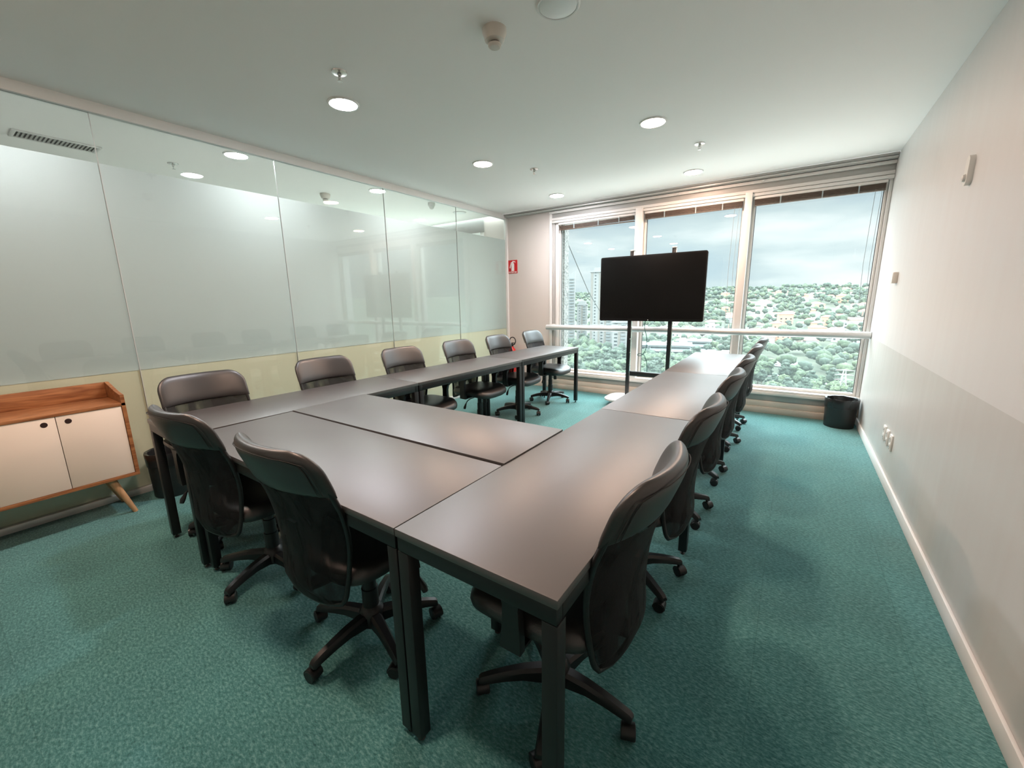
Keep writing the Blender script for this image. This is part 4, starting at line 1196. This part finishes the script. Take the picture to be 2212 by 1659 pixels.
# lattice pylon
px_, py_ = polar(5.15, 232)
w = tag(empty('power_pylon', (px_, py_, ground_z(px_, py_)), R(8)), 'pale lattice power pylon standing above the waste bin corner', 'pylon')
b = MB(); Hh = 15.5
def pw(z): return 1.7*(1-z/Hh)+0.35
for sx in (-1, 1):
    for sy in (-1, 1): b.tube([(sx*pw(0), sy*pw(0), -1), (sx*pw(Hh), sy*pw(Hh), Hh)], 0.11, 5)
lv = [0, 2.6, 5.0, 7.2, 9.2, 11.0, 12.6, 14.0]
for z0_, z1_ in zip(lv[:-1], lv[1:]):
    for s in (-1, 1):
        a0, a1 = pw(z0_), pw(z1_)
        b.tube([(-a0, s*a0, z0_), (a1, s*a1, z1_)], 0.06, 4); b.tube([(a0, s*a0, z0_), (-a1, s*a1, z1_)], 0.06, 4)
        b.tube([(s*a0, -a0, z0_), (s*a1, a1, z1_)], 0.06, 4)
M_PYL = mat('galvanised_steel', (0.269, 0.277, 0.277), 0.5)
b.build('lattice_mast', M_PYL, w)
for z in (11.0, 13.2, 15.2):
    c = MB(); c.tube([(-3.4, 0, z), (0, 0, z+0.5), (3.4, 0, z)], 0.10, 5); c.tube([(-3.4, 0, z), (3.4, 0, z)], 0.08, 5)
    c.build('cross_arm', M_PYL, w)
# granite-clad column of the building itself and a stay cable outside the left bay
w = tag(MB().box(-3.165, -3.066, 5.98, 6.12, -3.0, 5.0).build('granite_column', M_GRANITE, smooth=0), 'speckled grey granite column outside the left window', 'column')
w = tag(MB().tube([(polar(-28.5, 9)[0], polar(-28.5, 9)[1], EYE+0.205*9), (polar(-27.03, 9.3)[0], polar(-27.03, 9.3)[1], EYE+0.1372*9.3), (polar(-25.2, 9.6)[0], polar(-25.2, 9.6)[1], EYE+0.065*9.6),
                   (polar(-23.88, 10)[0], polar(-23.88, 10)[1], EYE+0.0141*10), (polar(-22.0, 11)[0], polar(-22.0, 11)[1], EYE-0.04*11)], 0.009, 6).build('stay_cable', M_STEEL),
        'thin sagging cable hanging outside the left window', 'cable')

# ---- trees: the nearest 300 as single trees, the rest as one wood
rnd = random.Random(23)
cand = []
def free(x, y, m_):
    for c_ in blocked:
        if (x-c_[0])**2+(y-c_[1])**2 < (c_[2]+m_)**2: return False
    return True
def near_road(a, d):
    dr = 299-(a+4)*1.95
    if abs(d-dr) < 11 and a > -16: return True
    if 330 < d < 368 and -7 < a < 2.2: return True
    return False
d = 196.0
while d < 440:
    step = 6.6
    a = -34.0
    while a < 13:
        aa = a+rnd.uniform(-0.6, 0.6); dd = d+rnd.uniform(-3, 3)
        a += math.degrees(step/d)
        dens = 1.0 if aa < -5 else (0.62 if dd < 262 else 0.45)
        if rnd.random() > dens or near_road(aa, dd): continue
        x, y = polar(aa, dd)
        if not free(x, y, 3.0): continue
        cand.append((dd, aa, x, y))
    d += step
hill = []
for i in range(3000):
    aa = rnd.uniform(-34, 13); dd = math.sqrt(rnd.uniform(440**2, 1180**2)) if aa > -16 else math.sqrt(rnd.uniform(440**2, 1700**2))
    x, y = polar(aa, dd)
    if not free(x, y, 4.0): continue
    hill.append((dd, aa, x, y))
cand.sort()
near, rest = cand[:300], cand[300:]+hill
TL = {0: ('rounded mid-green tree', 'rounded mid-green trees'), 1: ('light-green bushy tree', 'light-green bushy trees'), 2: ('tall dark narrow tree', 'tall dark narrow trees')}
used_t = [0, 0, 0]
for dd, aa, x, y in near:
    k = rnd.choice([0, 0, 1, 2] if aa < -5 else [0, 1, 1, 2])
    t = protos[k] if not used_t[k] else copy_tree(protos[k])
    used_t[k] = 1
    s = rnd.uniform(0.8, 1.35) if aa < -5 else rnd.uniform(0.5, 0.95)
    t.location = (x, y, ground_z(x, y)); t.rotation_euler = (0, 0, rnd.uniform(0, 6.28)); t.scale = (s, s, s*rnd.uniform(0.9, 1.1))
    if aa < -18.7: zone = 'seen through the leftmost window bay'
    elif aa < -13.7: zone = 'seen between the television stand posts'
    elif aa < -5.9: zone = 'between television stand and right mullion'
    elif aa < 0.5: zone = 'in the left half of the rightmost bay'
    else: zone = 'in the right half of the rightmost bay'
    zone = (', lowest, ' if dd < 245 else (', mid-depth, ' if dd < 310 else ', farther back, '))+zone
    tag(t, TL[k][0]+zone, 'tree', TL[k][1]+zone)
WB = [MB(), MB(), MB()]
cl = [(0, 0, 0.62, 0.80, 2), (0.42, 0.2, 0.55, 0.46, 1), (-0.4, 0.28, 0.60, 0.44, 1), (0.05, -0.45, 0.55, 0.45, 1)]
for dd, aa, x, y in rest:
    k = rnd.choice([0, 0, 1, 2, 2]); s = rnd.uniform(0.7, 1.15)
    spread, h = [(5.2, 12.5), (4.6, 10.5), (3.9, 15.5)][k]
    z = ground_z(x, y)
    far_ = dd > 900
    for (cx_, cy_, cz_, cr_, sub) in (cl[:3] if far_ else cl):
        blob(WB[k], (x+cx_*spread*s, y+cy_*spread*s, z+h*cz_*s), spread*cr_*s*(1.25 if far_ else 1.0), 1, rnd.random()*50, 0.9, 0.4)
wood = tag(empty('woodland', polar(-12, 700)+(0,)), 'countless distant trees covering the hillside between the houses', 'trees', kind='stuff')
b = WB[0]
wo = [WB[i].build('tree_canopy', M_TREE[i], None, smooth=180) for i in range(3)]
bpy.data.objects.remove(wood)
for i, o in enumerate(wo):
    # one object for the whole wood: join the three tints as material slots
    pass
bm = bmesh.new(); mi = []
for i, o in enumerate(wo):
    n0 = len(bm.faces); bm.from_mesh(o.data); bm.faces.ensure_lookup_table()
    for f in bm.faces[n0:]: f.material_index = i; f.smooth = True
me = bpy.data.meshes.new('woodland'); bm.to_mesh(me); bm.free()
for i in range(3): me.materials.append(M_TREE[i])
for o in wo: bpy.data.objects.remove(o)
o = bpy.data.objects.new('woodland', me); COL.objects.link(o)
tag(o, 'distant green trees covering the hillside between and behind the houses', 'trees', kind='stuff')
